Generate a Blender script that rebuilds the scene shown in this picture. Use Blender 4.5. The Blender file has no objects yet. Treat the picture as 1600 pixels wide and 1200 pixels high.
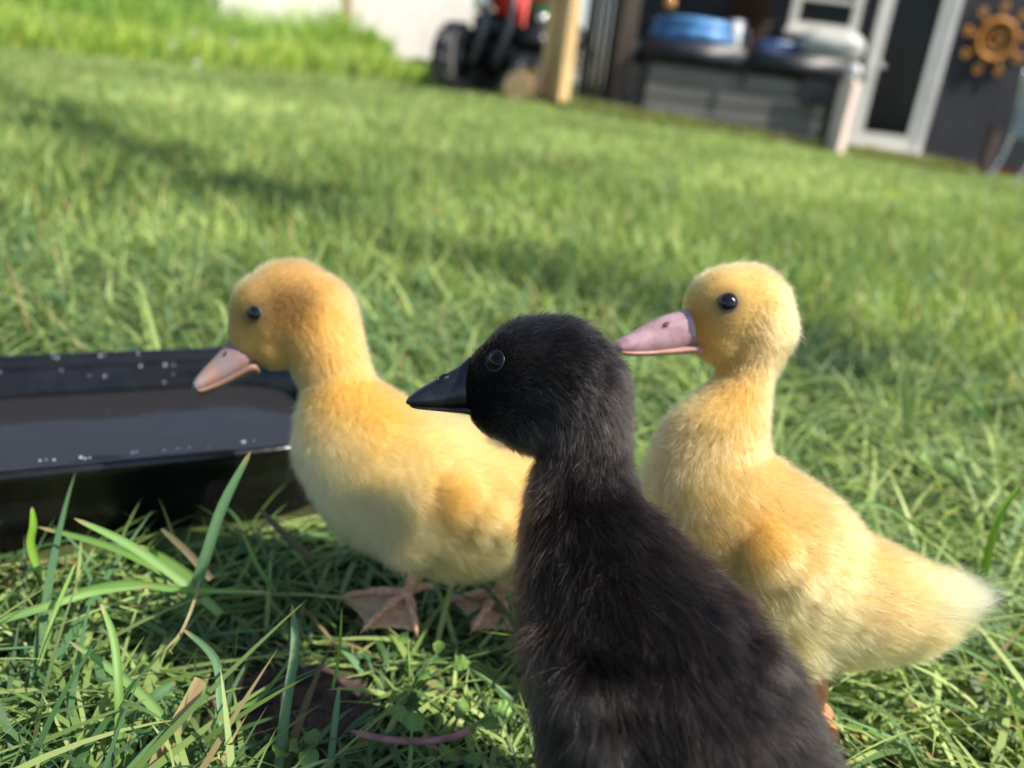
import bpy, bmesh, math
import numpy as np
from mathutils import Vector, Matrix, kdtree
from mathutils.bvhtree import BVHTree

rng = np.random.default_rng(7)
scene = bpy.context.scene
COL = scene.collection
rad = math.radians

# ------------------------------------------------------------------ camera
CAM_H, PITCH, ROLL, FPX = 0.27, rad(20.5), rad(7.0), 1300.0
C = np.array([0, 0, CAM_H])
F = np.array([0, math.cos(PITCH), -math.sin(PITCH)])
R0 = np.array([1, 0, 0.]); U0 = np.array([0, math.sin(PITCH), math.cos(PITCH)])
XC = math.cos(ROLL) * R0 + math.sin(ROLL) * U0
YC = -math.sin(ROLL) * R0 + math.cos(ROLL) * U0
cam_d = bpy.data.cameras.new('camera')
cam = bpy.data.objects.new('camera', cam_d); COL.objects.link(cam)
M = Matrix(((XC[0], YC[0], -F[0], C[0]), (XC[1], YC[1], -F[1], C[1]), (XC[2], YC[2], -F[2], C[2]), (0, 0, 0, 1)))
cam.matrix_world = M
cam_d.sensor_width = 36.0; cam_d.lens = 36.0 * FPX / 1600.0
cam_d.clip_start = 0.01; cam_d.clip_end = 400
cam_d.dof.use_dof = True; cam_d.dof.focus_distance = 0.29; cam_d.dof.aperture_fstop = 6.8
scene.camera = cam

# ------------------------------------------------------------------ light
SUN_EL, SUN_AZ = rad(48), rad(-14)       # azimuth of the sun from +X, towards the camera side
sun_dir = Vector((math.cos(SUN_EL) * math.cos(SUN_AZ), math.cos(SUN_EL) * math.sin(SUN_AZ), math.sin(SUN_EL)))
world = bpy.data.worlds.new('World'); scene.world = world; world.use_nodes = True
wn = world.node_tree
sky = wn.nodes.new('ShaderNodeTexSky'); sky.sky_type = 'NISHITA'; sky.sun_disc = False
sky.sun_elevation = SUN_EL; sky.sun_rotation = math.atan2(sun_dir.x, sun_dir.y)
bgn = wn.nodes['Background']; bgn.inputs[1].default_value = 0.115
wn.links.new(sky.outputs[0], bgn.inputs[0])
sl = bpy.data.lights.new('sun', 'SUN'); sl.energy = 5.0; sl.angle = rad(0.6); sl.color = (1.0, 0.93, 0.82)
so = bpy.data.objects.new('sun', sl); COL.objects.link(so)
so.rotation_euler = (-sun_dir).to_track_quat('-Z', 'Y').to_euler(); so.location = (3, -3, 5)
scene.view_settings.view_transform = 'Standard'; scene.view_settings.look = 'None'
scene.view_settings.exposure = 0.60; scene.view_settings.gamma = 1.0
scene.cycles.use_denoising = True
scene.cycles.max_bounces = 8; scene.cycles.transparent_max_bounces = 8

# ------------------------------------------------------------------ coordinates
def ray(px, py): return F + (px - 800) / FPX * XC + (600 - py) / FPX * YC
def at(px, py, d): return C + d * ray(px, py)
def aty(px, py, Y):
    D = ray(px, py); return C + D * (Y / D[1])
def terrain(x, y):
    x = np.asarray(x, float); y = np.asarray(y, float)
    s = np.clip((y - 2) / 6, 0, 1); s = s * s * (3 - 2 * s)
    near = np.exp(-((x) ** 2 + (y - .4) ** 2) / 1.5)
    return -0.045 * np.clip(x, 0, 8) * s + (1 - near) * (0.012 * np.sin(x * 1.9 + 1) * np.cos(y * 1.3) )
def gnd(px, py, z=0.0):
    D = ray(px, py); t = (z - CAM_H) / D[2]; return C + t * D

# ------------------------------------------------------------------ object helpers
def tag(o, label=None, cat=None, group=None, kind=None):
    if label: o['label'] = label
    if cat: o['category'] = cat
    if group: o['group'] = group
    if kind: o['kind'] = kind
    return o
def empty(name, loc, label, cat, group=None):
    o = bpy.data.objects.new(name, None); COL.objects.link(o); o.location = loc
    o.empty_display_size = .05
    return tag(o, label, cat, group)
def link(name, me, mat=None, parent=None, smooth=False):
    o = bpy.data.objects.new(name, me); COL.objects.link(o)
    if mat is not None: me.materials.append(mat)
    if smooth: me.polygons.foreach_set('use_smooth', np.ones(len(me.polygons), bool))
    if parent is not None:
        o.parent = parent; o.matrix_parent_inverse = Matrix.Translation(-parent.location)
    return o
def np_mesh(name, V, Q, cols=None):
    V = np.ascontiguousarray(V, np.float32); Q = np.ascontiguousarray(Q, np.int32)
    me = bpy.data.meshes.new(name)
    me.vertices.add(len(V)); me.vertices.foreach_set('co', V.ravel())
    k = Q.shape[1]
    me.loops.add(Q.size); me.loops.foreach_set('vertex_index', Q.ravel())
    me.polygons.add(len(Q)); me.polygons.foreach_set('loop_start', np.arange(0, Q.size, k, dtype=np.int32))
    me.polygons.foreach_set('loop_total', np.full(len(Q), k, np.int32))
    me.update(calc_edges=True)
    if cols is not None:
        a = me.attributes.new('col', 'FLOAT_COLOR', 'POINT')
        cc = np.ones((len(V), 4), np.float32); cc[:, :3] = cols
        a.data.foreach_set('color', cc.ravel())
    return me
def bm_obj(name, bm, mat, parent=None, smooth=False):
    bmesh.ops.recalc_face_normals(bm, faces=bm.faces)
    me = bpy.data.meshes.new(name); bm.to_mesh(me); bm.free()
    return link(name, me, mat, parent, smooth)
def box(bm, x0, x1, y0, y1, z0, z1, bev=0.0):
    r = bmesh.ops.create_cube(bm, size=1.0)
    bmesh.ops.scale(bm, verts=r['verts'], vec=(x1 - x0, y1 - y0, z1 - z0))
    bmesh.ops.translate(bm, verts=r['verts'], vec=((x0 + x1) / 2, (y0 + y1) / 2, (z0 + z1) / 2))
    if bev > 0:
        es = list({e for v in r['verts'] for e in v.link_edges})
        bmesh.ops.bevel(bm, geom=es, offset=bev, segments=2, affect='EDGES')
def ball(bm, c, r, sub=2, sc=(1, 1, 1), rot=None):
    m = Matrix.Translation(Vector(c))
    if rot is not None: m = m @ rot
    m = m @ Matrix.Diagonal((r * sc[0], r * sc[1], r * sc[2], 1))
    bmesh.ops.create_icosphere(bm, subdivisions=sub, radius=1.0, matrix=m)
def tube(bm, pts, radii, n=10, caps=True):
    pts = [Vector(p) for p in pts]; rings = []
    up = Vector((0, 0, 1)); prev = None
    for i, p in enumerate(pts):
        t = (pts[min(i + 1, len(pts) - 1)] - pts[max(i - 1, 0)]).normalized()
        if prev is None:
            a = t.cross(up)
            if a.length < .1: a = t.cross(Vector((1, 0, 0)))
        else: a = prev - t * prev.dot(t)
        a.normalize(); prev = a; b = t.cross(a)
        r = radii[i] if hasattr(radii, '__len__') else radii
        rings.append([bm.verts.new(p + (a * math.cos(k * 2 * math.pi / n) + b * math.sin(k * 2 * math.pi / n)) * r) for k in range(n)])
    for i in range(len(rings) - 1):
        for k in range(n):
            bm.faces.new((rings[i][k], rings[i][(k + 1) % n], rings[i + 1][(k + 1) % n], rings[i + 1][k]))
    if caps:
        bm.faces.new(rings[0]); bm.faces.new(rings[-1])

# ------------------------------------------------------------------ materials
def mat(name, col, rough=0.6, spec=0.5, metal=0.0, var=0.15, scale=20.0, bump=0.0, bscale=60.0, col2=None, stretch=(1, 1, 1), coat=0.0, trans=0.0, sss=0.0):
    m = bpy.data.materials.new(name); m.use_nodes = True; nt = m.node_tree
    p = nt.nodes['Principled BSDF']
    p.inputs['Roughness'].default_value = rough; p.inputs['Specular IOR Level'].default_value = spec
    p.inputs['Metallic'].default_value = metal
    if coat: p.inputs['Coat Weight'].default_value = coat; p.inputs['Coat Roughness'].default_value = 0.1
    if sss:
        p.inputs['Subsurface Weight'].default_value = sss; p.inputs['Subsurface Radius'].default_value = (1, .4, .25); p.inputs['Subsurface Scale'].default_value = .003
    if trans: p.inputs['Transmission Weight'].default_value = trans
    tc = nt.nodes.new('ShaderNodeTexCoord'); mp = nt.nodes.new('ShaderNodeMapping'); mp.inputs['Scale'].default_value = stretch
    nt.links.new(tc.outputs['Object'], mp.inputs[0])
    nz = nt.nodes.new('ShaderNodeTexNoise'); nz.inputs['Scale'].default_value = scale; nz.inputs['Detail'].default_value = 6
    nt.links.new(mp.outputs[0], nz.inputs['Vector'])
    mx = nt.nodes.new('ShaderNodeMix'); mx.data_type = 'RGBA'
    c2 = col2 if col2 else tuple(max(0, c * (1 - 2 * var)) for c in col)
    c1 = col if col2 else tuple(min(1, c * (1 + var)) for c in col)
    mx.inputs[6].default_value = (*c2, 1); mx.inputs[7].default_value = (*c1, 1)
    rmp = nt.nodes.new('ShaderNodeMapRange'); rmp.inputs[1].default_value = .35; rmp.inputs[2].default_value = .65
    nt.links.new(nz.outputs[0], rmp.inputs[0]); nt.links.new(rmp.outputs[0], mx.inputs[0])
    nt.links.new(mx.outputs[2], p.inputs['Base Color'])
    if bump > 0:
        n2 = nt.nodes.new('ShaderNodeTexNoise'); n2.inputs['Scale'].default_value = bscale; n2.inputs['Detail'].default_value = 5
        nt.links.new(mp.outputs[0], n2.inputs['Vector'])
        b = nt.nodes.new('ShaderNodeBump'); b.inputs['Strength'].default_value = bump; b.inputs['Distance'].default_value = 0.002
        nt.links.new(n2.outputs[0], b.inputs['Height']); nt.links.new(b.outputs[0], p.inputs['Normal'])
    return m
def attr_mat(name, rough=0.45, spec=0.4, transl=0.35, tint=(1.15, 1.2, .6), bump=0.0):
    m = bpy.data.materials.new(name); m.use_nodes = True; nt = m.node_tree
    p = nt.nodes['Principled BSDF']; out = nt.nodes['Material Output']
    p.inputs['Roughness'].default_value = rough; p.inputs['Specular IOR Level'].default_value = spec
    a = nt.nodes.new('ShaderNodeAttribute'); a.attribute_name = 'col'
    nt.links.new(a.outputs['Color'], p.inputs['Base Color'])
    if transl:
        mul = nt.nodes.new('ShaderNodeMix'); mul.data_type = 'RGBA'; mul.blend_type = 'MULTIPLY'; mul.inputs[0].default_value = 1.0
        mul.inputs[7].default_value = (*tint, 1); nt.links.new(a.outputs['Color'], mul.inputs[6])
        t = nt.nodes.new('ShaderNodeBsdfTranslucent'); nt.links.new(mul.outputs[2], t.inputs[0])
        ms = nt.nodes.new('ShaderNodeMixShader'); ms.inputs[0].default_value = transl
        nt.links.new(p.outputs[0], ms.inputs[1]); nt.links.new(t.outputs[0], ms.inputs[2]); nt.links.new(ms.outputs[0], out.inputs[0])
    return m
def hair_mat(name, rough=0.35, rrough=0.4, coat=0.0, transl=0.4, spec=.3, tipgain=1.0):
    m = bpy.data.materials.new(name); m.use_nodes = True; nt = m.node_tree
    nt.nodes.remove(nt.nodes['Principled BSDF']); out = nt.nodes['Material Output']
    a = nt.nodes.new('ShaderNodeAttribute'); a.attribute_name = 'col'
    h = nt.nodes.new('ShaderNodeBsdfHairPrincipled'); h.model = 'CHIANG'; h.parametrization = 'COLOR'
    h.inputs['Roughness'].default_value = rough; h.inputs['Radial Roughness'].default_value = rrough
    h.inputs['Coat'].default_value = coat; h.inputs['Random Roughness'].default_value = .3
    nt.links.new(a.outputs['Color'], h.inputs['Color'])
    nt.links.new(h.outputs[0], out.inputs[0])
    return m

# ================================================================== SETTING: ground
def make_ground():
    xs = np.concatenate([-np.geomspace(60, 1.2, 30), np.linspace(-1, 1, 41), np.geomspace(1.2, 60, 30)])
    ys = np.concatenate([np.linspace(-20, -1, 12), np.linspace(-.8, 3, 60), np.geomspace(3.15, 120, 50)])
    X, Y = np.meshgrid(xs, ys); Z = terrain(X, Y)
    V = np.stack([X, Y, Z], -1).reshape(-1, 3)
    nx, ny = len(xs), len(ys)
    i = (np.arange(ny - 1)[:, None] * nx + np.arange(nx - 1)[None]).ravel()
    Q = np.stack([i, i + 1, i + nx + 1, i + nx], -1)
    m = mat('soil_thatch', (.07, .10, .03), .95, .1, col2=(.03, .024, .014), scale=9, bump=.6, bscale=220)
    tag(link('ground', np_mesh('ground', V, Q), m, smooth=True), kind='structure')
make_ground()

# ================================================================== DUCKLINGS
ALLBALLS = []
def chain3(ch, n=9):
    """[(px,py,rpx,depth)] -> centres, radii, tangents in 3D"""
    P, R = [], []
    for i in range(len(ch) - 1):
        a, b = ch[i], ch[i + 1]
        for k in range(n):
            t = k / n
            px, py, r, d = [a[j] * (1 - t) + b[j] * t for j in range(4)]
            P.append(at(px, py, d)); R.append(r * d / FPX)
    px, py, r, d = ch[-1]; P.append(at(px, py, d)); R.append(r * d / FPX)
    P = np.array(P); R = np.array(R)
    T = np.gradient(P, axis=0); T /= np.linalg.norm(T, axis=1)[:, None] + 1e-9
    return P, R, T
def body_mesh(name, chains, extra, voxel, smooth):
    bm = bmesh.new(); PP, RR, TT = [], [], []
    for ch in chains:
        P, R, T = chain3(ch)
        for p, r in zip(P, R): ball(bm, p, r, 3)
        PP.append(P); RR.append(R); TT.append(T)
    for e in extra: ball(bm, at(e[0], e[1], e[3]), e[2] * e[3] / FPX, 3)
    me = bpy.data.meshes.new(name); bm.to_mesh(me); bm.free()
    tmp = bpy.data.objects.new('tmp', me); COL.objects.link(tmp)
    md = tmp.modifiers.new('r', 'REMESH'); md.mode = 'VOXEL'; md.voxel_size = voxel
    ms = tmp.modifiers.new('s', 'SMOOTH'); ms.factor = .5; ms.iterations = smooth
    dg = bpy.context.evaluated_depsgraph_get()
    out = bpy.data.meshes.new_from_object(tmp.evaluated_get(dg))
    bpy.data.objects.remove(tmp); out.name = name
    PP, RR, TT = np.concatenate(PP), np.concatenate(RR), np.concatenate(TT)
    ALLBALLS.append((PP, RR))
    return out, PP, RR, TT
def mesh_np(me):
    V = np.empty(len(me.vertices) * 3, np.float32); me.vertices.foreach_get('co', V); V = V.reshape(-1, 3)
    N = np.empty(len(me.vertices) * 3, np.float32); me.vertices.foreach_get('normal', N); N = N.reshape(-1, 3)
    me.calc_loop_triangles()
    T = np.empty(len(me.loop_triangles) * 3, np.int32); me.loop_triangles.foreach_get('vertices', T); T = T.reshape(-1, 3)
    return V.astype(float), N.astype(float), T
def nrm(a): return a / (np.linalg.norm(a, axis=-1, keepdims=True) + 1e-12)
def field(Pts, zones, base, K=None):
    """blend zone values over points; zones: (centre, radius, value)"""
    val = np.tile(np.asarray(base, float), (len(Pts), 1)) if hasattr(base, '__len__') else np.full((len(Pts), 1), float(base))
    for c, r, v in zones:
        d = np.linalg.norm(Pts - c, axis=1) / r
        w = np.exp(-(d ** 2.2))[:, None]
        val = val * (1 - w) + np.asarray(v, float) * w
    return val
def smooth_noise(P, s, seed):
    r = np.random.default_rng(seed); out = np.zeros(len(P))
    for k in range(5):
        w = nrm(r.normal(size=3)); ph = r.uniform(0, 6.28)
        out += np.sin(P @ w * s * (0.7 + .35 * k) + ph)
    return out / 5

def duckling(name, label, cat, chains, extra, bill, eyes, zones, base_col, len_zones, n_hair, hmat, skin, bill_mat, bill_low_mat, nostril, dark, up_px, eye_iris, hair_r=.00005, lift_zones=(), lat_w=1.0, seed=1, loc=(0, 0, 0), clumpf=.3, fleck=0.0):
    root = empty(name, loc, label, cat, None)
    me, CP, CR, CT = body_mesh('body', chains, extra, .0011, 14)
    V, N, T = mesh_np(me)
    bvh = BVHTree.FromPolygons([Vector(v) for v in V], [tuple(int(j) for j in t) for t in T])
    def hit(px, py):
        h = bvh.ray_cast(Vector(C), Vector(nrm(ray(px, py))))
        return (np.array(h[0]), np.array(h[1])) if h[0] is not None else (at(px, py, .3), np.array((0, -1, 0)))
    Z = []
    for z in zones:
        px, py, r, col = z[:4]
        c, n = hit(px, py); Z.append((c, r, col))
    LZ = [(hit(px, py)[0], r, [v]) for px, py, r, v in len_zones]
    LF = [(hit(px, py)[0], r, [v]) for px, py, r, v in lift_zones]
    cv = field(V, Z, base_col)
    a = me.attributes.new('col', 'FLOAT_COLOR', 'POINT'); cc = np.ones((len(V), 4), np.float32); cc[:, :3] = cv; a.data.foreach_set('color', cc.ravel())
    body = link('body', me, skin, root, True)
    # ---- head frame
    bt, bb = np.array(bill['top'], float), np.array(bill['bot'], float)
    lat = nrm(np.cross(at(*bt[0], bill['d0']) - at(*bb[0], bill['d0']), at(*bt[-1], bill['d1']) - at(*bt[0], bill['d0'])))
    # ---- bill: loft of cross sections between a top line and a bottom line
    def loft(nm, top, bot, hw, mt, sharp=1.0):
        bm = bmesh.new(); rings = []; n = 20; S = 26
        top = np.array(top, float); bot = np.array(bot, float); hw = np.array(hw, float)
        ts = np.linspace(0, 1, len(top)); tt = np.linspace(0, 1, S)
        def ip(A):
            return np.stack([np.interp(tt, ts, A[:, j]) for j in range(A.shape[1])], -1) if A.ndim == 2 else np.interp(tt, ts, A)
        tp, bt_, w = ip(top), ip(bot), ip(hw)
        for kk in range(2):
            for A in (tp, bt_): A[1:-1] = (A[:-2] + 2 * A[1:-1] + A[2:]) / 4
        for i in range(S):
            d = bill['d0'] * (1 - tt[i]) + bill['d1'] * tt[i]
            a_, b_ = at(*tp[i], d), at(*bt_[i], d); c_ = (a_ + b_) / 2; h_ = (a_ - b_) / 2
            ring = []
            for k in range(n):
                q = 2 * math.pi * k / n; cs, sn = math.cos(q), math.sin(q)
                y = abs(sn) ** .85 * math.copysign(1, sn); x = abs(cs) ** .75 * math.copysign(1, cs)
                x *= (1 - .35 * max(0, y) * (1 - tt[i]))
                ring.append(bm.verts.new(c_ + h_ * y + lat * x * w[i] * lat_w))
            rings.append(ring)
        for i in range(S - 1):
            for k in range(n): bm.faces.new((rings[i][k], rings[i][(k + 1) % n], rings[i + 1][(k + 1) % n], rings[i + 1][k]))
        bm.faces.new(rings[0]); bm.faces.new(rings[-1])
        return bm_obj(nm, bm, mt, root, True)
    up = loft('upper_bill', bill['top'], bill['gape'], bill['hw'], bill_mat)
    lo = loft('lower_bill', bill['gape2'], bill['bot'], [w * .86 for w in bill['hw']], bill_low_mat)
    ubv = BVHTree.FromObject(up, bpy.context.evaluated_depsgraph_get())
    dgm = root.matrix_world
    # nostrils: dark slit with raised rim, both sides
    def surf_hit(bv, px, py, off=Vector((0, 0, 0))):
        h = bv.ray_cast(Vector(C) - off, Vector(nrm(ray(px, py))))
        return h[0], h[1]
    vv, nn, tt_ = mesh_np(up.data)
    ub = BVHTree.FromPolygons([Vector(v) for v in vv], [tuple(int(j) for j in t) for t in tt_])
    p, n_ = surf_hit(ub, *nostril[:2])
    if p is not None:
        fw = Vector(nrm(at(*bt[-1], bill['d1']) - at(*bt[0], bill['d0'])))
        L = Vector(lat)
        ctr = Vector(at(*((bt[0] + bb[0]) / 2), bill['d0']))
        for s in (0, 1):
            pp = Vector(p); nv = Vector(n_)
            if s:
                pp = pp - 2 * (pp - ctr).dot(L) * L; nv = nv - 2 * nv.dot(L) * L
            zc = nv; xc = (fw - zc * fw.dot(zc)).normalized(); yc = zc.cross(xc)
            rot = Matrix((xc, yc, zc)).transposed().to_4x4()
            bm = bmesh.new(); r = nostril[2]
            ball(bm, pp, r, 2, (1.25, .75, .3), rot)
            nb = bm_obj('nostril', bm, dark, up, True)
            bm = bmesh.new(); tube(bm, [pp + xc * math.cos(q) * r * 1.35 + yc * math.sin(q) * r * .85 for q in np.linspace(0, 2 * math.pi, 21)], r * .2, 6, False); nb.parent and None; bm_obj('nostril_rim', bm, bill_mat, up, True)
    # ---- eyes
    ebm = {}
    epos = []
    p, n_ = hit(eyes[0], eyes[1]); er = eyes[2]
    # sagittal plane of the head through bill centre
    ctr = at(*((bt[0] + bb[0]) / 2), bill['d0'])
    L = lat
    sides = [(p, n_)]
    p2 = p - 2 * np.dot(p - ctr, L) * L
    h2 = bvh.find_nearest(Vector(p2)); p2 = np.array(h2[0]); sides.append((p2, np.array(h2[1])))
    for (pp, nv) in sides:
        epos.append(pp)
        cen = Vector(pp - nrm(nv) * er * .68)
        bm = bmesh.new(); ball(bm, cen, er, 4); e = bm_obj('eye', bm, MAT['eye_' + eye_iris], root, True)
        # lid ring
        zc = Vector(nrm(nv)); xc = zc.orthogonal().normalized(); yc = zc.cross(xc)
        bm = bmesh.new(); pts = []
        lr = er * .80
        for k in range(25):
            q = 2 * math.pi * k / 24
            pts.append(cen + zc * er * .60 + xc * math.cos(q) * lr + yc * math.sin(q) * lr)
        tube(bm, pts, er * .11, 8, False); bm_obj('eyelid', bm, MAT['lid_' + eye_iris], e, True)
    # ---- down
    r = np.random.default_rng(seed)
    A = np.linalg.norm(np.cross(V[T[:, 1]] - V[T[:, 0]], V[T[:, 2]] - V[T[:, 0]]), axis=1); A /= A.sum()
    ti = r.choice(len(T), n_hair, p=A); u = r.random(n_hair); v = r.random(n_hair); fl = u + v > 1; u[fl] = 1 - u[fl]; v[fl] = 1 - v[fl]
    w = 1 - u - v; tr = T[ti]
    root_p = V[tr[:, 0]] * w[:, None] + V[tr[:, 1]] * u[:, None] + V[tr[:, 2]] * v[:, None]
    rn = nrm(N[tr[:, 0]] * w[:, None] + N[tr[:, 1]] * u[:, None] + N[tr[:, 2]] * v[:, None])
    keep = np.ones(n_hair, bool)
    for pp in epos: keep &= np.linalg.norm(root_p - pp, axis=1) > er * .82
    # not inside the bill base
    b0 = at(*bt[0], bill['d0']); bv_ = at(*bb[0], bill['d0']); bc = (b0 + bv_) / 2; bh = np.linalg.norm(b0 - bv_) / 2
    axis = nrm(at(*bt[-1], bill['d1']) - bc)
    rel = root_p - bc; la = np.abs(rel @ L) / (bill['hw'][1] * 1.0); lv = np.abs(rel @ nrm(b0 - bv_)) / (bh * .92)
    keep &= ~((la ** 2 + lv ** 2 < .8) & (rel @ axis > -.012))
    root_p, rn = root_p[keep], rn[keep]; n = len(root_p)
    # flow
    flow = np.zeros((n, 3))
    for s in range(0, n, 20000):
        q = root_p[s:s + 20000]
        d = np.linalg.norm(q[:, None] - CP[None], axis=2) - CR[None]
        ww = np.exp(-np.clip(d - d.min(1, keepdims=True), 0, .1) / .004)
        flow[s:s + 20000] = (ww[..., None] * CT[None]).sum(1)
    flow = nrm(flow); tang = nrm(flow - (flow * rn).sum(1, keepdims=True) * rn + r.normal(size=(n, 3)) * .02)
    ln = field(root_p, LZ, .006)[:, 0]; lift = field(root_p, LF, .42)[:, 0]
    for pp in epos:
        dd = np.linalg.norm(root_p - pp, axis=1); ln *= np.clip((dd - er * .8) / (er * 2.0), .22, 1)
    dbl = np.linalg.norm(rel[keep] - 0, axis=1); ln *= np.clip((dbl - bh * .7) / (bh * 2), .3, 1)
    swirl = np.stack([smooth_noise(root_p, 260, seed + 10 + k) for k in range(3)], -1)
    swirl2 = np.stack([smooth_noise(root_p, 900, seed + 20 + k) for k in range(3)], -1)
    d0 = nrm(tang + rn * (lift[:, None] + .35) + swirl * .26 + swirl2 * .20 + r.normal(size=(n, 3)) * .20)
    d1 = nrm(tang + rn * lift[:, None] * .6 + swirl * .35 + swirl2 * .25 + r.normal(size=(n, 3)) * .36 + np.array([0, 0, -.1]))
    ln = ln * r.uniform(.55, 1.12, n) * np.where(r.random(n) < .08, 1.6, 1)
    K = 5; tt2 = np.linspace(0, 1, K)
    pts = np.zeros((n, K, 3))
    d1 = d1 + r.normal(size=(n, 3)) * (np.clip((ln - .010) / .005, 0, 1) * .35)[:, None] * (hair_r > .000045)
    st = (r.random(n) < .13)[:, None] * rn * r.uniform(.3, .9, n)[:, None]; d0 = nrm(d0 + st); d1 = nrm(d1 + st * .7)
    for k, t in enumerate(tt2):
        pts[:, k] = root_p + ln[:, None] * (d0 * (t - .5 * t * t) + d1 * .5 * t * t)
    # clumping
    ng = max(50, n // 16); gi = r.choice(n, ng, replace=False)
    kd = kdtree.KDTree(ng)
    for i, g in enumerate(gi): kd.insert(Vector(root_p[g]), i)
    kd.balance()
    near = np.array([kd.find(Vector(q))[1] for q in root_p]); g = gi[near]
    dist = np.linalg.norm(root_p - root_p[g], axis=1); cf = clumpf * (dist < .006) * r.uniform(.4, 1.1, n)
    scale = (ln / np.maximum(ln[g], 1e-5))
    for k, t in enumerate(tt2):
        tgt = root_p[g] + (pts[g, k] - root_p[g]) * np.clip(scale, .5, 1.3)[:, None]
        pts[:, k] += (tgt - pts[:, k]) * (cf * t ** 1.3)[:, None]
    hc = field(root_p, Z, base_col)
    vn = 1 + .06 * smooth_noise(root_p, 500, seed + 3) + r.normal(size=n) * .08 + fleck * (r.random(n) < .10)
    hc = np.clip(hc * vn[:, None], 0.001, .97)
    # clump/strand colour flecks
    cu = bpy.data.hair_curves.new('down'); cu.add_curves([K] * n)
    pa = cu.attributes.get('position') or cu.attributes.new('position', 'FLOAT_VECTOR', 'POINT')
    pa.data.foreach_set('vector', pts.astype(np.float32).ravel())
    ra = cu.attributes.get('radius') or cu.attributes.new('radius', 'FLOAT', 'POINT')
    rr = hair_r * np.array([1.0, .95, .8, .55, .12])[None] * r.uniform(.7, 1.25, n)[:, None]
    ra.data.foreach_set('value', rr.astype(np.float32).ravel())
    ca = cu.attributes.new('col', 'FLOAT_COLOR', 'CURVE')
    c4 = np.ones((n, 4), np.float32); c4[:, :3] = hc; ca.data.foreach_set('color', c4.ravel())
    cu.materials.append(hmat)
    ho = bpy.data.objects.new('down', cu); COL.objects.link(ho); ho.parent = body
    ho.matrix_parent_inverse = Matrix.Identity(4)
    return root, bvh

def webbed_leg(parent, pts, toes, hind, m, r0=.0034, web=True):
    """pts: joints of the shank down to the toe base; toes: list of tips (outer, middle, inner)."""
    bm = bmesh.new(); base = np.array(pts[-1])
    P, Rr = [], []
    segs = [np.array(p) for p in pts]
    rs = np.linspace(r0 * 1.5, r0 * .95, len(segs))
    for i in range(len(segs) - 1):
        for t in np.linspace(0, 1, 10): ball(bm, segs[i] * (1 - t) + segs[i + 1] * t, rs[i] * (1 - t) + rs[i + 1] * t, 2)
    arcs = []
    for tp in list(toes) + [hind]:
        tp = np.array(tp); arc = []
        for t in np.linspace(0, 1, 14):
            q = base * (1 - t) + tp * t; q = q + np.array([0, 0, .0022 * math.sin(math.pi * t)])
            arc.append(q); kn = 1 + .14 * math.cos(t * 6.28 * 2.5)
            ball(bm, q, r0 * (.82 - .38 * t) * kn, 2)
        arcs.append(arc)
    me = bpy.data.meshes.new('leg'); bm.to_mesh(me); bm.free()
    tmp = bpy.data.objects.new('tmp', me); COL.objects.link(tmp)
    md = tmp.modifiers.new('r', 'REMESH'); md.mode = 'VOXEL'; md.voxel_size = .00042
    ms = tmp.modifiers.new('s', 'SMOOTH'); ms.factor = .5; ms.iterations = 7
    dg = bpy.context.evaluated_depsgraph_get(); out = bpy.data.meshes.new_from_object(tmp.evaluated_get(dg)); bpy.data.objects.remove(tmp)
    leg = link('leg', out, m, parent, True)
    for a, b in ((0, 1), (1, 2)) if web else ():
        bm = bmesh.new(); NR, NS = 12, 9; lay = []
        for h in (0, 1):
            g = []
            for i in range(NR + 1):
                t = .06 + .90 * i / NR; fi = t * 13; i0 = int(fi); i1 = min(i0 + 1, 13); fr = fi - i0
                A, B = arcs[a][i0] * (1 - fr) + arcs[a][i1] * fr, arcs[b][i0] * (1 - fr) + arcs[b][i1] * fr
                g.append([bm.verts.new(base + ((A * (1 - q) + B * q) - base) * (1 - .10 * math.sin(math.pi * q) * t) - np.array([0, 0, .0012 + .0007 * h + .0006 * math.sin(math.pi * q) + .0003 * math.sin(q * 22)])) for q in np.linspace(0, 1, NS)])
            lay.append(g)
        for g in lay:
            for i in range(NR):
                for k in range(NS - 1): bm.faces.new((g[i][k], g[i][k + 1], g[i + 1][k + 1], g[i + 1][k]))
        for k in range(NS - 1):
            for e in (0, NR): bm.faces.new((lay[0][e][k], lay[0][e][k + 1], lay[1][e][k + 1], lay[1][e][k]))
        for i in range(NR):
            for e in (0, NS - 1): bm.faces.new((lay[0][i][e], lay[0][i + 1][e], lay[1][i + 1][e], lay[1][i][e]))
        bm_obj('web', bm, MAT['web'] if m is not m_leg_k else m, leg, True)
    for tp in list(toes) + [hind]:
        bm = bmesh.new()
        tp = np.array(tp); d = nrm(tp - base)
        tube(bm, [tp - d * .001, tp + d * .0015 + np.array([0, 0, .0002]), tp + d * .0035 - np.array([0, 0, .0012])], [r0 * .30, r0 * .2, .0001], 8)
        bm_obj('claw', bm, MAT['claw'], leg, True)
    return leg

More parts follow.
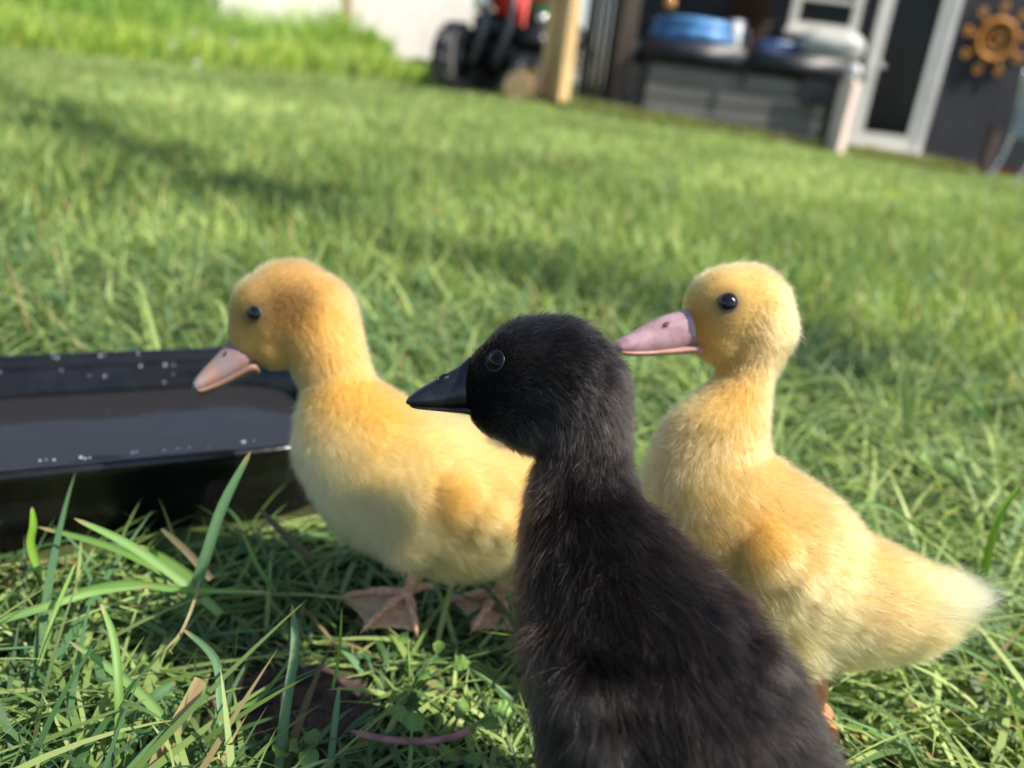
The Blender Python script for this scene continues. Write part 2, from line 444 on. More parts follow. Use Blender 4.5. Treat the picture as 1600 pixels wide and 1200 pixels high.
MAT = {}
MAT['web'] = mat('toe_web_skin', (.74, .45, .29), .5, .4, var=.1, scale=250, sss=.2)
MAT['claw'] = mat('claw', (.25, .17, .12), .4)
def eye_mat(name, iris, r, spec=.6):
    m = bpy.data.materials.new(name); m.use_nodes = True; p = m.node_tree.nodes['Principled BSDF']
    nt = m.node_tree
    nz = nt.nodes.new('ShaderNodeTexNoise'); nz.inputs['Scale'].default_value = 400
    mx = nt.nodes.new('ShaderNodeMix'); mx.data_type = 'RGBA'; mx.inputs[6].default_value = (*iris, 1); mx.inputs[7].default_value = (iris[0] * .3, iris[1] * .3, iris[2] * .35, 1)
    nt.links.new(nz.outputs[0], mx.inputs[0]); nt.links.new(mx.outputs[2], p.inputs['Base Color'])
    p.inputs['Roughness'].default_value = .05; p.inputs['Specular IOR Level'].default_value = spec
    return m
MAT['eye_blue'] = eye_mat('eye_dark', (.010, .009, .010), 0)
MAT['eye_black'] = eye_mat('eye_black', (.003, .003, .004), 0, .28)
MAT['lid_blue'] = mat('eyelid_grey', (.09, .065, .05), .5, sss=.0)
MAT['lid_black'] = mat('eyelid_black', (.008, .008, .009), .45)
m_yellow = hair_mat('yellow_down', .38, .55)
m_black = hair_mat('black_down', .24, .32)
m_skin_y = attr_mat('yellow_underdown', .9, .05, 0)
m_skin_b = attr_mat('black_underdown', .9, .05, 0)
m_bill_pink = mat('pink_bill', (.43, .29, .31), .27, .5, var=.14, scale=230, col2=(.33, .19, .22), sss=.25, bump=.05, bscale=500, coat=.2)
m_bill_pink2 = mat('pink_bill_lower', (.46, .27, .22), .4, .5, var=.1, scale=110, sss=.25)
m_bill_dusk = mat('dusky_pink_bill', (.235, .185, .195), .42, .45, var=.12, scale=90, sss=.25, col2=(.29, .17, .12))
m_bill_dusk2 = mat('dusky_pink_bill_lower', (.22, .13, .10), .45, .45, var=.1, sss=.25)
m_bill_black = mat('black_bill', (.010, .011, .014), .30, .5, var=.2, scale=200, bump=.12, bscale=900, coat=.3)
m_nostril = mat('nostril_dark', (.05, .012, .012), .5)
m_nostril_b = mat('nostril_black', (.002, .002, .002), .5)
m_leg = mat('pale_orange_leg', (.90, .50, .33), .45, .4, var=.15, scale=300, bump=.3, bscale=900, sss=.2)
m_leg_o = mat('bright_orange_leg', (.68, .27, .12), .5, .4, var=.15, scale=300, bump=.3, bscale=900, sss=.2)
m_leg_k = mat('black_leg', (.02, .017, .015), .5, .4, bump=.3, bscale=900)

YB = (.60, .39, .135)
# ---- right yellow duckling
R_chains = [
    [(1108, 513, 43, .368), (1135, 487, 68, .370), (1160, 488, 72, .372), (1172, 512, 66, .373), (1166, 560, 47, .372), (1158, 605, 42, .370), (1138, 650, 56, .368), (1112, 700, 80, .366), (1105, 760, 98, .366), (1140, 825, 128, .366), (1205, 880, 138, .362), (1280, 925, 110, .358), (1346, 937, 94, .354), (1415, 947, 70, .351), (1460, 938, 44, .348), (1488, 934, 26, .346)],
]
R_extra = [(1106, 514, 34, .3655), (1200, 868, 60, .337), (1240, 900, 48, .334), (1275, 925, 34, .333), (1125, 520, 50, .369), (1110, 500, 42, .368), (1235, 970, 84, .352), (1240, 960, 70, .374)]
R_bill = dict(top=[(1088, 474), (1072, 484), (1043, 490), (1020, 500), (992, 516), (973, 526), (961, 534), (956, 543)],
    gape=[(1096, 538), (1083, 541), (1057, 546), (1028, 550), (1000, 552.5), (978, 553), (965, 552), (958, 548)],
    gape2=[(1096, 534), (1083, 537), (1057, 542), (1028, 546), (1000, 548.5), (978, 549), (965, 548), (965, 547)],
    bot=[(1098, 556), (1084, 553), (1057, 554.5), (1028, 556), (1000, 557), (982, 556.5), (971, 555), (965, 552)],
    hw=[0.0046, 0.006, 0.0056, 0.0054, 0.0059, 0.0059, 0.0047, 0.0014], d0=.366, d1=.356)
Z_R = [(1165, 470, .016, (0.626, 0.409, 0.135)), (1095, 520, .010, (0.574, 0.304, 0.078)), (1130, 610, .014, (0.609, 0.331, 0.083)), (1085, 500, .006, (0.522, 0.235, 0.044)),
       (1190, 830, .013, (0.609, 0.335, 0.087)), (1205, 850, .008, (0.609, 0.335, 0.087)), (1060, 770, .022, (0.609, 0.426, 0.161)), (1180, 1000, .022, (0.618, 0.444, 0.174)), (1300, 985, .022, (0.618, 0.444, 0.174)), (1480, 940, .010, (0.696, 0.539, 0.261)), (1508, 935, .009, (0.679, 0.531, 0.261)), (1139, 472, .0070, (0.174, 0.109, 0.044))]
LZ_R = [(1150, 480, .022, .0030), (1100, 500, .014, .0020), (1160, 590, .014, .0042), (1210, 890, .035, .0065), (1440, 945, .02, .010), (1488, 935, .012, .021), (1250, 1000, .018, .008)]
LF_R = [(1150, 480, .02, .5), (1500, 935, .02, .25)]
rootR, bvhR = duckling('duckling', 'yellow duckling with a pink bill and pointed whitish tail, standing upright behind the black one', 'duckling',
         R_chains, R_extra, R_bill, (1138, 472, .0048), Z_R, (.55, .35, .115), LZ_R, 190000, m_yellow, m_skin_y, m_bill_pink, m_bill_pink2, (1040, 508, .0016), m_nostril, None, 'blue', seed=3, lift_zones=LF_R, loc=tuple(gnd(1240, 1110)))
# ---- left yellow duckling
L_chains = [
    [(400, 525, 42, .398), (428, 492, 66, .400), (455, 485, 75, .403), (481, 498, 74, .404), (506, 545, 60, .404), (529, 598, 50, .403), (538, 642, 66, .402), (562, 695, 97, .400), (605, 740, 112, .400), (665, 765, 120, .402), (730, 780, 118, .406), (800, 785, 104, .410), (870, 785, 78, .416), (925, 775, 46, .42), (965, 768, 16, .424)],
]
L_extra = [(407, 531, 33, .3965), (715, 775, 58, .381), (755, 800, 44, .380), (790, 820, 30, .380), (430, 530, 48, .400), (470, 535, 44, .402), (405, 505, 44, .398), (650, 815, 70, .390), (700, 840, 58, .396)]
L_bill = dict(top=[(370, 512), (358, 530), (346, 546), (330, 563), (316, 578), (306, 590), (301, 598), (300, 605)],
    gape=[(402, 566), (391, 571), (366, 586), (343, 598.5), (325, 607), (313, 612), (306, 612.5), (302, 609.5)],
    gape2=[(402, 562), (391, 567), (366, 582), (343, 594.5), (325, 603), (313, 608), (306, 608.5), (307, 608.5)],
    bot=[(406, 586), (393, 582), (368, 595), (346, 606), (328, 613), (318, 616), (311, 616.5), (307, 614)],
    hw=[0.005, 0.0064, 0.006, 0.0058, 0.0062, 0.0061, 0.0048, 0.0014], d0=.396, d1=.384)
Z_L = [(450, 500, .028, (0.440, 0.255, 0.075)), (450, 430, .016, (0.422, 0.255, 0.088)), (470, 480, .011, (0.075, 0.046, 0.019)), (430, 480, .010, (0.150, 0.092, 0.035)), (385, 470, .012, (0.370, 0.238, 0.088)), (420, 545, .012, (0.458, 0.290, 0.097)), (530, 520, .017, (0.616, 0.339, 0.086)), (540, 610, .016, (0.625, 0.352, 0.092)), (600, 650, .015, (0.616, 0.334, 0.084)),  # dark cheek zones: tan plumage patch plus face shade put into the colour
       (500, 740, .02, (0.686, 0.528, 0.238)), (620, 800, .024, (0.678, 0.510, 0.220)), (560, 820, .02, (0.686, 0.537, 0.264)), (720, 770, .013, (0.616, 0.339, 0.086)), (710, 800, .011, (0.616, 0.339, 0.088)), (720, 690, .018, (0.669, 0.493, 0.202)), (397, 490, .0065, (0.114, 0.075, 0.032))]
LZ_L = [(450, 480, .026, .0032), (380, 520, .014, .0020), (540, 600, .016, .0045), (650, 780, .04, .0075), (740, 860, .03, .0095), (940, 775, .02, .013)]
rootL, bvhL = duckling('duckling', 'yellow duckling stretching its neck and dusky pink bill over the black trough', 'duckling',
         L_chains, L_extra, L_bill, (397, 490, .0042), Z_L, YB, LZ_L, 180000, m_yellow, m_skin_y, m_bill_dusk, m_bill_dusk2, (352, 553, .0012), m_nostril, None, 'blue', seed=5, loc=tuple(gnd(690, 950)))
# ---- black duckling
B_chains = [
    [(752, 612, 34, .300), (790, 590, 62, .300), (828, 580, 80, .300), (868, 585, 86, .301), (895, 615, 84, .302), (907, 665, 72, .301), (910, 715, 66, .299), (910, 765, 76, .296), (915, 830, 92, .290), (940, 900, 118, .283), (975, 980, 148, .277), (1018, 1060, 178, .272), (1055, 1150, 202, .267), (1085, 1240, 212, .262), (1110, 1330, 165, .260), (1145, 1400, 100, .254), (1170, 1450, 50, .250)],
]
B_extra = [(930, 1015, 66, .259), (948, 1072, 60, .246), (962, 1128, 48, .240), (1160, 1040, 50, .254), (1190, 1095, 42, .250), (754, 606, 33, .2993), (785, 630, 54, .300), (830, 640, 64, .301), (768, 596, 42, .300), (908, 1010, 72, .262), (915, 1070, 58, .258)]
B_bill = dict(top=[(735, 556), (716, 573), (695, 584), (673, 597), (655, 607), (643, 615), (636, 622), (634, 629)],
    gape=[(745, 634), (733, 635.5), (710, 638), (685, 639), (662, 638), (648, 636), (640, 634), (635.5, 631.5)],
    gape2=[(745, 630), (733, 631.5), (710, 634), (685, 635), (662, 634), (648, 632), (640, 630), (640, 630.5)],
    bot=[(747, 655), (734, 648), (710, 645.5), (686, 643), (664, 641), (651, 639.5), (644, 637.5), (640, 635)],
    hw=[0.0044, 0.0056, 0.0051, 0.005, 0.0054, 0.0053, 0.0042, 0.0012], d0=.300, d1=.298)
BB = (.0075, .005, .004)
Z_B = [(800, 620, .022, (.006, .0055, .006)), (760, 560, .016, (.005, .005, .006)), (850, 560, .014, (.008, .0065, .006)), (870, 700, .012, (.014, .011, .010)), (960, 1000, .035, (.010, .0066, .0052)), (1100, 1120, .045, (.009, .006, .005))]
LZ_B = [(820, 580, .024, .0038), (745, 600, .012, .0018), (905, 720, .014, .0068), (930, 880, .03, .011), (1050, 1080, .06, .0125)]
rootB, bvhB = duckling('duckling', 'black duckling with a black bill, its back to the camera, nearest of all', 'duckling',
         B_chains, B_extra, B_bill, (773, 564, .0044), Z_B, BB, LZ_B, 280000, m_black, m_skin_b, m_bill_black, m_bill_black, (692, 591, .0015), m_nostril_b, None, 'black', seed=9, hair_r=.000042, fleck=18.0, loc=(.06, .19, 0), clumpf=.4)

# ---- legs
z0 = .010
webbed_leg(rootL, [at(656, 855, .405), at(653, 892, .409), gnd(637, 926, .016)], [gnd(527, 934, z0), gnd(570, 982, z0), gnd(650, 985, z0)], gnd(678, 918, .014), m_leg)
webbed_leg(rootL, [at(795, 860, .415), at(792, 895, .419), gnd(778, 930, .014)], [gnd(705, 938, z0), gnd(738, 985, z0), gnd(800, 985, z0)], gnd(812, 925, .014), m_leg)
webbed_leg(rootR, [at(1262, 1030, .352), at(1272, 1075, .362), at(1268, 1108, .372)], [gnd(1200, 1150, z0 + .008), gnd(1255, 1185, z0), gnd(1305, 1150, z0)], gnd(1295, 1118, .016), m_leg_o, r0=.0052)
webbed_leg(rootR, [at(1190, 1000, .385), at(1190, 1045, .395), gnd(1185, 1075, .014)], [gnd(1115, 1085, z0), gnd(1150, 1120, z0), gnd(1205, 1118, z0)], gnd(1205, 1065, .014), m_leg_o, r0=.003)
for sx in (-.018, .028):
    b = np.array([.065 + sx, .182, 0])
    webbed_leg(rootB, [b + (0, -.004, .048), b + (0, -.008, .026), b + (0, 0, .007)], [b + (-.026, .022, .005), b + (-.006, .034, .005), b + (.018, .026, .005)], b + (.004, -.010, .006), m_leg_k)

# ================================================================== TROUGH
def trough():
    N0 = np.array([-.249, .364]); u = np.array([.873, .487]); v = np.array([-.487, .873])
    a0, a1, w = -.30, .200, .168                                   # along u, across v
    c = N0 + u * (a0 + a1) / 2 + v * w / 2; hx, hy = (a1 - a0) / 2, w / 2
    root = empty('water_trough', (c[0], c[1], 0), 'long shallow black plastic trough of water, wet rim, standing on the grass', 'trough')
    def ring(off, z, rc=.065):
        pts = []; X, Y = hx + off, hy + off; r = max(rc + off, .006)
        for (sx, sy, q0) in ((1, 1, 0), (-1, 1, 90), (-1, -1, 180), (1, -1, 270)):
            for k in range(13):
                q = rad(q0 + 90 * k / 12); x = sx * (X - r) + r * math.cos(q); y = sy * (Y - r) + r * math.sin(q)
                y += math.copysign(.011 * (1 - (x / X) ** 2), y); p = c + u * x + v * y; pts.append((p[0], p[1], z))
        return pts
    def skin(bm, prof):
        rs = [[bm.verts.new(p) for p in ring(o, z)] for o, z in prof]; n = len(rs[0])
        for i in range(len(rs) - 1):
            for k in range(n): bm.faces.new((rs[i][k], rs[i][(k + 1) % n], rs[i + 1][(k + 1) % n], rs[i + 1][k]))
        return rs
    m = mat('black_plastic', (.007, .007, .008), .22, .5, var=.25, scale=60, bump=.12, bscale=250)
    bm = bmesh.new()
    prof = [(-.016, -.002), (-.013, .004), (-.010, .030), (-.006, .0465), (-.0055, .0475), (-.001, .0480), (0, .0488), (.0006, .0505), (.0008, .0522), (.0003, .0538), (-.0009, .0549), (-.0026, .0554), (-.0045, .0552), (-.0062, .0546), (-.0074, .0534), (-.0082, .0518), (-.0088, .0500), (-.0100, .0490), (-.0142, .0486), (-.0156, .0472), (-.019, .030), (-.022, .012), (-.027, .0095)]
    rs = skin(bm, prof)
    bm.faces.new(rs[0]); bm.faces.new(rs[-1])
    bm_obj('tray', bm, m, root, True)
    bm = bmesh.new(); vs = [bm.verts.new(p) for p in ring(-.0186, .031)]
    bm.faces.new(vs)
    mw = bpy.data.materials.new('murky_water'); mw.use_nodes = True; nt = mw.node_tree; p = nt.nodes['Principled BSDF']
    p.inputs['Base Color'].default_value = (.024, .024, .027, 1); p.inputs['Roughness'].default_value = .08; p.inputs['Specular IOR Level'].default_value = .42; p.inputs['IOR'].default_value = 1.33
    nz = nt.nodes.new('ShaderNodeTexNoise'); nz.inputs['Scale'].default_value = 14; nz.inputs['Detail'].default_value = 3
    b = nt.nodes.new('ShaderNodeBump'); b.inputs['Strength'].default_value = .5; b.inputs['Distance'].default_value = .003
    tc = nt.nodes.new('ShaderNodeTexCoord'); nt.links.new(tc.outputs['Object'], nz.inputs['Vector'])
    nt.links.new(nz.outputs[0], b.inputs['Height']); nt.links.new(b.outputs[0], p.inputs['Normal'])
    bm_obj('water_surface', bm, mw, root)
    # drops of water beading on the rim and walls
    bm = bmesh.new(); r = np.random.default_rng(4)
    for i in range(110):
        side = r.choice(['near', 'far', 'wall', 'fin'], p=[.40, .42, .08, .10]); x = r.uniform(-hx + .03, hx - .03); s = r.uniform(.0003, .0009) * (1.5 if r.random() < .15 else 1)
        if side == 'near': p2 = c + u * x + v * (-hy + r.uniform(.003, .007)); z = .0553
        elif side == 'far': p2 = c + u * x + v * (hy - r.choice([r.uniform(.003, .006), r.uniform(.011, .014)])); z = .0553 if (p2 - c) @ v > hy - .008 else .0490
        elif side == 'fin':
            z = r.uniform(.034, .046); p2 = c + u * x + v * (hy - .0156 - (.0472 - z) * .2)
        else:
            z = r.uniform(.012, .045); p2 = c + u * x + v * (-hy + .0065 + (.0465 - z) * .15)
        ball(bm, (p2[0], p2[1], z), s, 2, (1.1, 1.1, .75))
    md = bpy.data.materials.new('water_drop'); md.use_nodes = True; p = md.node_tree.nodes['Principled BSDF']
    p.inputs['Base Color'].default_value = (.9, .95, 1, 1); p.inputs['Transmission Weight'].default_value = .6; p.inputs['Roughness'].default_value = .08; p.inputs['IOR'].default_value = 1.33
    tag(bm_obj('water_drops', bm, md, root, True), kind='stuff')
    return c, u, v, hx, hy
TR = trough()
def in_trough(P, m=.0):
    q = P[..., :2] - TR[0]; return (np.abs(q @ TR[1]) < TR[3] + m) & (np.abs(q @ TR[2]) < TR[4] + m)

# ================================================================== GRASS
m_grass = attr_mat('grass_blade', .46, .32, .33, (1.25, 1.25, .55))
def blades(root, L, W, az, lean, curl, nseg, col, twist=None):
    n = len(root); t = np.linspace(0, 1, nseg + 1)
    P = np.zeros((n, nseg + 1, 3)); cur = root.copy(); P[:, 0] = cur
    hd = np.stack([np.cos(az), np.sin(az)], -1)
    for k in range(nseg):
        th = lean + curl * (t[k] + .5 / nseg); st = (L / nseg)[:, None]
        cur = cur + np.concatenate([hd * (np.sin(th)[:, None]) * st, np.cos(th)[:, None] * st], 1)
        cur[:, 2] = np.maximum(cur[:, 2], root[:, 2] + .0015 + .002 * (k % 2))
        P[:, k + 1] = cur
    tw = twist if twist is not None else np.zeros(n)
    side = np.stack([-np.sin(az + tw), np.cos(az + tw), np.zeros(n)], -1)
    wt = np.interp(t, [0, .2, .55, .85, 1], [.8, 1, .74, .34, .03])
    off = side[:, None] * (W[:, None] * wt[None] / 2)[..., None]
    V = np.stack([P - off, P + off], 2)                              # n,seg+1,2,3
    base = (np.arange(n) * (nseg + 1) * 2)[:, None] + (np.arange(nseg) * 2)[None]
    Q = np.stack([base, base + 1, base + 3, base + 2], -1).reshape(-1, 4)
    tipc = np.clip((t - .8) / .2, 0, 1)[None, :, None] * .18
    colv = col[:, None] * (1 - tipc) + np.array([.30, .26, .08]) * tipc
    CV = np.repeat(colv[:, :, None], 2, 2)
    return V.reshape(-1, 3), Q, CV.reshape(-1, 3), P
def grass_cols(n, r, dry=.05, P=None):
    a = np.array([.16, .27, .07]); b = np.array([.38, .48, .17]); c = np.array([.06, .14, .045]); 
    k = r.random((n, 1)); col = a * (1 - k) + b * k
    k2 = (r.random((n, 1)) < .3); col = np.where(k2, c * (.8 + .5 * r.random((n, 1))), col); col = np.where(r.random((n, 1)) < .18, np.array([.10, .21, .095]) * (.7 + .7 * r.random((n, 1))), col)
    if P is not None:
        ns = smooth_noise(P, 3.0, 77)[:, None]; col = col * (1 + .38 * ns + .18 * smooth_noise(P, 14.0, 78)[:, None]) + np.array([.05, .02, .015]) * np.clip(ns, 0, 1)
    dr = r.random((n, 1)) < dry; col = np.where(dr, np.array([.38, .30, .14]) * (.5 + .7 * r.random((n, 1))), col)
    return np.clip(col, .01, .9)
SOIL = gnd(455, 1105)[:2]
def keep_blades(P, marg=.001):
    ok = np.ones(len(P), bool)
    ok &= ~in_trough(P, .002).any(1)
    for CP, CR in ALLBALLS:
        lo = CP.min(0) - .08; hi = CP.max(0) + .08
        idx = np.where(((P[:, -1] > lo) & (P[:, -1] < hi)).all(1))[0]
        for s in range(0, len(idx), 4000):
            ii = idx[s:s + 4000]; d = np.linalg.norm(P[ii][:, :, None] - CP[None, None], axis=3) - CR
            ok[ii] &= ~(d < marg).any((1, 2))
    return ok
FEET = [gnd(600, 955), gnd(640, 925), gnd(750, 960), gnd(565, 960)]
def make_lawn():
    Vs, Qs, Cs = [], [], []; nv = 0
    def add(V, Q, Cc):
        nonlocal nv
        Vs.append(V); Qs.append(Q + nv); Cs.append(Cc); nv += len(V)
    r = np.random.default_rng(11)
    # zone A, close up
    def zoneA(n, Lr, Wr, lean_r, nseg=7, dry=.06):
        y = r.uniform(.10, 1.05, n); x = r.uniform(-1, 1, n) * (.85 * y + .22)
        root = np.stack([x, y, terrain(x, y)], -1)
        L = r.uniform(*Lr, n); W = r.uniform(*Wr, n); az = r.uniform(0, 6.283, n)
        lean = r.uniform(*lean_r, n); curl = r.uniform(.2, 1.5, n)
        ds = np.linalg.norm((root[:, :2] - SOIL) / np.array([.034, .026]), axis=1)
        ok = (ds > 1.1) | (r.random(n) < .03)
        L = np.where(ds < 2.2, L * .6, L)
        for f in FEET:
            df = np.linalg.norm(root[:, :2] - f[:2], axis=1); L = np.where(df < .035, L * .45, L)
            ok &= (df > .014)
        # thinner where it would stand between lens and birds
        dc = np.linalg.norm(root[:, :2] - np.array([0, .0]), axis=1); ok &= dc > .17
        cam_side = (y < .33) & (x > -.07) & (x < .2); L = np.where(cam_side, np.minimum(L, .035), L); lean = np.where(cam_side, np.maximum(lean, .9), lean)
        lean = np.where((x < -.06) & (y > .27) & (y < .6) & (L > .06), np.maximum(lean, 1.15), lean)
        lean = np.where(y < .34, np.maximum(lean, .55), lean)
        root, L, W, az, lean, curl = [q[ok] for q in (root, L, W, az, lean, curl)]
        V, Q, Cc, P = blades(root, L, W, az, lean, curl, nseg, grass_cols(len(root), r, dry, root), r.normal(0, .7, len(root)))
        kb = keep_blades(P); ns = nseg
        kv = np.repeat(kb, (ns + 1) * 2); remap = np.cumsum(kv) - 1
        kq = np.repeat(kb, ns); add(V[kv], remap[Q[kq]], Cc[kv])
    zoneA(14000, (.022, .05), (.0012, .0024), (.2, 1.3), 5)
    zoneA(15000, (.045, .095), (.0022, .0040), (.5, 1.45), 8)
    zoneA(5000, (.08, .14), (.0030, .0048), (.8, 1.52), 9, .04)
    def zone(n, y0, y1, Lr, Wr, nseg, dry, seed, wx=.80, ex=.4, lr=(.1, 1.2), tint=(1, 1, 1)):
        rr = np.random.default_rng(seed)
        y = np.sqrt(rr.uniform(y0 ** 2, y1 ** 2, n)); x = rr.uniform(-1, 1, n) * (wx * y + ex)
        root = np.stack([x, y, terrain(x, y)], -1)
        L = rr.uniform(*Lr, n) * (1 + .35 * smooth_noise(root, 5, 5)); W = rr.uniform(*Wr, n)
        V, Q, Cc, P = blades(root, L, W, rr.uniform(0, 6.283, n), rr.uniform(*lr, n), rr.uniform(.1, 1.2, n), nseg, grass_cols(n, rr, dry, root) * np.array(tint), rr.normal(0, .6, n))
        kb = ~in_trough(P, .002).any(1)
        for CP, CR in ALLBALLS: pass
        kv = np.repeat(kb, (nseg + 1) * 2); remap = np.cumsum(kv) - 1; kq = np.repeat(kb, nseg)
        add(V[kv], remap[Q[kq]], Cc[kv])
    zone(95000, .98, 2.6, (.03, .075), (.0022, .0042), 4, .08, 21, wx=1.02, tint=(1.30, 1.25, 1.10))
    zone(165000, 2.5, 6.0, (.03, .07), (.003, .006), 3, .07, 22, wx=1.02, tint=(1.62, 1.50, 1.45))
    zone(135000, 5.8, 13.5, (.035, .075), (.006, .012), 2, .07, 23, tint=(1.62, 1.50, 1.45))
    me = np_mesh('lawn_grass', np.concatenate(Vs), np.concatenate(Qs), np.concatenate(Cs))
    tag(link('lawn_grass', me, m_grass), 'untidy green lawn grass the ducklings stand in', 'grass', kind='stuff')
make_lawn()

# ---- long single blades and stalks in the foreground
def smooth_path(P, n):
    P = np.array(P, float); m = len(P); t = np.linspace(0, m - 1, n); out = []
    for q in t:
        i = min(int(q), m - 2); f = q - i
        p0, p1, p2, p3 = P[max(i - 1, 0)], P[i], P[i + 1], P[min(i + 2, m - 1)]
        out.append(.5 * ((2 * p1) + (p2 - p0) * f + (2 * p0 - 5 * p1 + 4 * p2 - p3) * f * f + (3 * p1 - p0 - 3 * p2 + p3) * f ** 3))
    return np.array(out)
HERO = [  # (px, py, depth) from root to tip, width, colour
    ([(288, 965, .38), (318, 880, .372), (348, 790, .368), (392, 705, .366)], .0052, 'b'),
    ([(345, 960, .375), (290, 912, .372), (200, 850, .372), (116, 810, .375)], .0045, 'l'),
    ([(300, 925, .385), (240, 885, .385), (160, 850, .388), (58, 823, .392)], .0038, 'g'),
    ([(330, 925, .39), (270, 880, .392), (218, 852, .395)], .0040, 'g'),
    ([(58, 885, .37), (48, 850, .369), (52, 820, .368), (50, 792, .367)], .0036, 'y'),
    ([(188, 1200, .315), (186, 1090, .318), (178, 1000, .325), (158, 944, .33)], .0036, 'g'),
    ([(285, 1185, .325), (245, 1110, .325), (180, 1050, .328), (108, 1002, .333)], .0042, 'l'),
    ([(238, 1205, .315), (262, 1160, .317), (290, 1110, .32), (314, 1062, .323)], .0062, 'd'),
    ([(312, 905, .37), (300, 950, .352), (278, 995, .345), (238, 1030, .34)], .0014, 't'),
    ([(434, 1210, .32), (446, 1110, .325), (461, 1010, .34), (456, 945, .352)], .0042, 'b'),
    ([(362, 1205, .317), (347, 1110, .325), (336, 1030, .335), (285, 982, .345)], .0038, 'b'),
    ([(515, 1205, .32), (522, 1140, .325), (530, 1072, .33)], .0030, 'b'),
    ([(120, 925, .36), (200, 912, .365), (290, 922, .37), (420, 925, .38)], .0034, 'g'),
    ([(-20, 975, .345), (70, 948, .35), (150, 925, .36), (240, 915, .365)], .0036, 'l'),
    ([(200, 1125, .33), (240, 1090, .33), (275, 1066, .333)], .0050, 'b'),
    ([(490, 875, .42), (450, 840, .42), (405, 795, .42)], .0040, 'k'),
    ([(430, 925, .40), (400, 880, .40), (380, 832, .398)], .0028, 'g'),
    ([(330, 905, .40), (290, 860, .402), (252, 826, .405)], .0036, 'k'),
    ([(520, 1075, .335), (530, 1020, .34), (534, 950, .345)], .0014, 'y'),
    ([(60, 1040, .335), (85, 960, .345), (118, 880, .355)], .0022, 'g'),
    ([(355, 1110, .335), (400, 1095, .338), (440, 1050, .342), (450, 1030, .345)], .0018, 'g'),
    ([(1532, 930, .42), (1545, 860, .42), (1565, 800, .42), (1600, 752, .42)], .0040, 'y'),
    ([(1420, 690, .70), (1416, 640, .70), (1412, 590, .70), (1420, 562, .70)], .0100, 'p'),
    ([(1425, 640, .70), (1432, 605, .70), (1448, 590, .70)], .0050, 'p'),
    ([(1548, 665, .62), (1520, 630, .62), (1478, 600, .62)], .0046, 'l'),
    ([(1290, 840, .46), (1340, 790, .46), (1400, 800, .46), (1460, 850, .46)], .0028, 'l'),
    ([(1560, 1040, .38), (1500, 1010, .385), (1450, 1000, .39)], .0032, 'l'),
    ([(1440, 1205, .36), (1410, 1170, .362), (1360, 1140, .366), (1300, 1130, .37)], .0034, 'g'),
    ([(1600, 1110, .36), (1560, 1060, .365), (1520, 1030, .37)], .0030, 'l'),
]
HC = dict(b=(.14, .27, .13), l=(.22, .38, .12), g=(.16, .30, .07), y=(.20, .38, .04), d=(.42, .40, .20), t=(.40, .33, .18), k=(.17, .15, .08), p=(.32, .42, .16))
def hero():
    Vs, Qs, Cs = [], [], []; nv = 0
    for pts, W, c in HERO:
        P = smooth_path([at(*q) for q in pts], 16); P[:, 2] = np.maximum(P[:, 2], .004); T = nrm(np.gradient(P, axis=0))
        view = nrm(P - C); side = nrm(np.cross(T, view) + .3 * np.array([0, 0, 1]) * rng.uniform(-1, 1)); nv_ = nrm(np.cross(side, T))
        t = np.linspace(0, 1, 16); w = W * np.interp(t, [0, .2, .7, .92, 1], [.8, 1, .85, .45, .05])[:, None] / 2
        if c == 'd': w = W / 2 * np.interp(t, [0, .5, 1], [.8, 1, .85])[:, None]
        mid = P + nv_ * w * .45
        V = np.stack([P - side * w, mid, P + side * w], 1).reshape(-1, 3)
        b = np.arange(15) * 3
        Q = np.concatenate([np.stack([b + k, b + k + 1, b + k + 4, b + k + 3], -1) for k in (0, 1)])
        col = np.tile(np.array(HC[c]), (len(V), 1)); tt = np.repeat(t, 3)
        if c == 'd': col = np.where((np.arange(len(V)) % 3 == 1)[:, None], np.array((.40, .26, .14)), col)
        elif c not in 'kt': col = col * (.85 + .3 * tt[:, None]) * np.where(np.arange(len(V)) % 3 == 1, 1.25, .9)[:, None]; col = np.where((tt > .93)[:, None], np.array((.42, .36, .16)), col)
        Vs.append(V); Qs.append(Q + nv); Cs.append(col); nv += len(V)
    me = np_mesh('long_grass_blades', np.concatenate(Vs), np.concatenate(Qs), np.concatenate(Cs))
    tag(link('long_grass_blades', me, m_grass, smooth=True), 'long loose grass blades and dry stalks lying over the lawn', 'grass', kind='stuff')
hero()

# ---- broad leaves (dock by the corner, clover like leaves beside the soil)
def leaf_mesh(bm, base, tip, width, up, cup=.2, n=12, wavy=.0, notch=False):
    base, tip, up = np.array(base), np.array(tip), nrm(np.array(up, float)); ax = tip - base; L = np.linalg.norm(ax); side = nrm(np.cross(ax, up)); up = nrm(np.cross(side, ax))
    rows = []
    for i in range(n + 1):
        t = i / n; w = width / 2 * (math.sin(math.pi * min(1, t * .96 + .03)) ** .75); row = []
        for k in range(-3, 4):
            s = k / 3; lift = cup * w * s * s + L * .10 * math.sin(math.pi * t) + wavy * width * math.sin(t * 19 + k) * .5 * abs(s)
            row.append(bm.verts.new(base + ax * t + side * w * s + up * lift))
        rows.append(row)
    for i in range(n):
        for k in range(6): bm.faces.new((rows[i][k], rows[i][k + 1], rows[i + 1][k + 1], rows[i + 1][k]))
m_leaf = mat('weed_leaf', (.13, .25, .05), .45, .4, var=.25, scale=60, bump=.5, bscale=180)
m_leaf2 = mat('pale_weed_leaf', (.24, .36, .12), .5, .4, var=.2, scale=80, bump=.5, bscale=200)
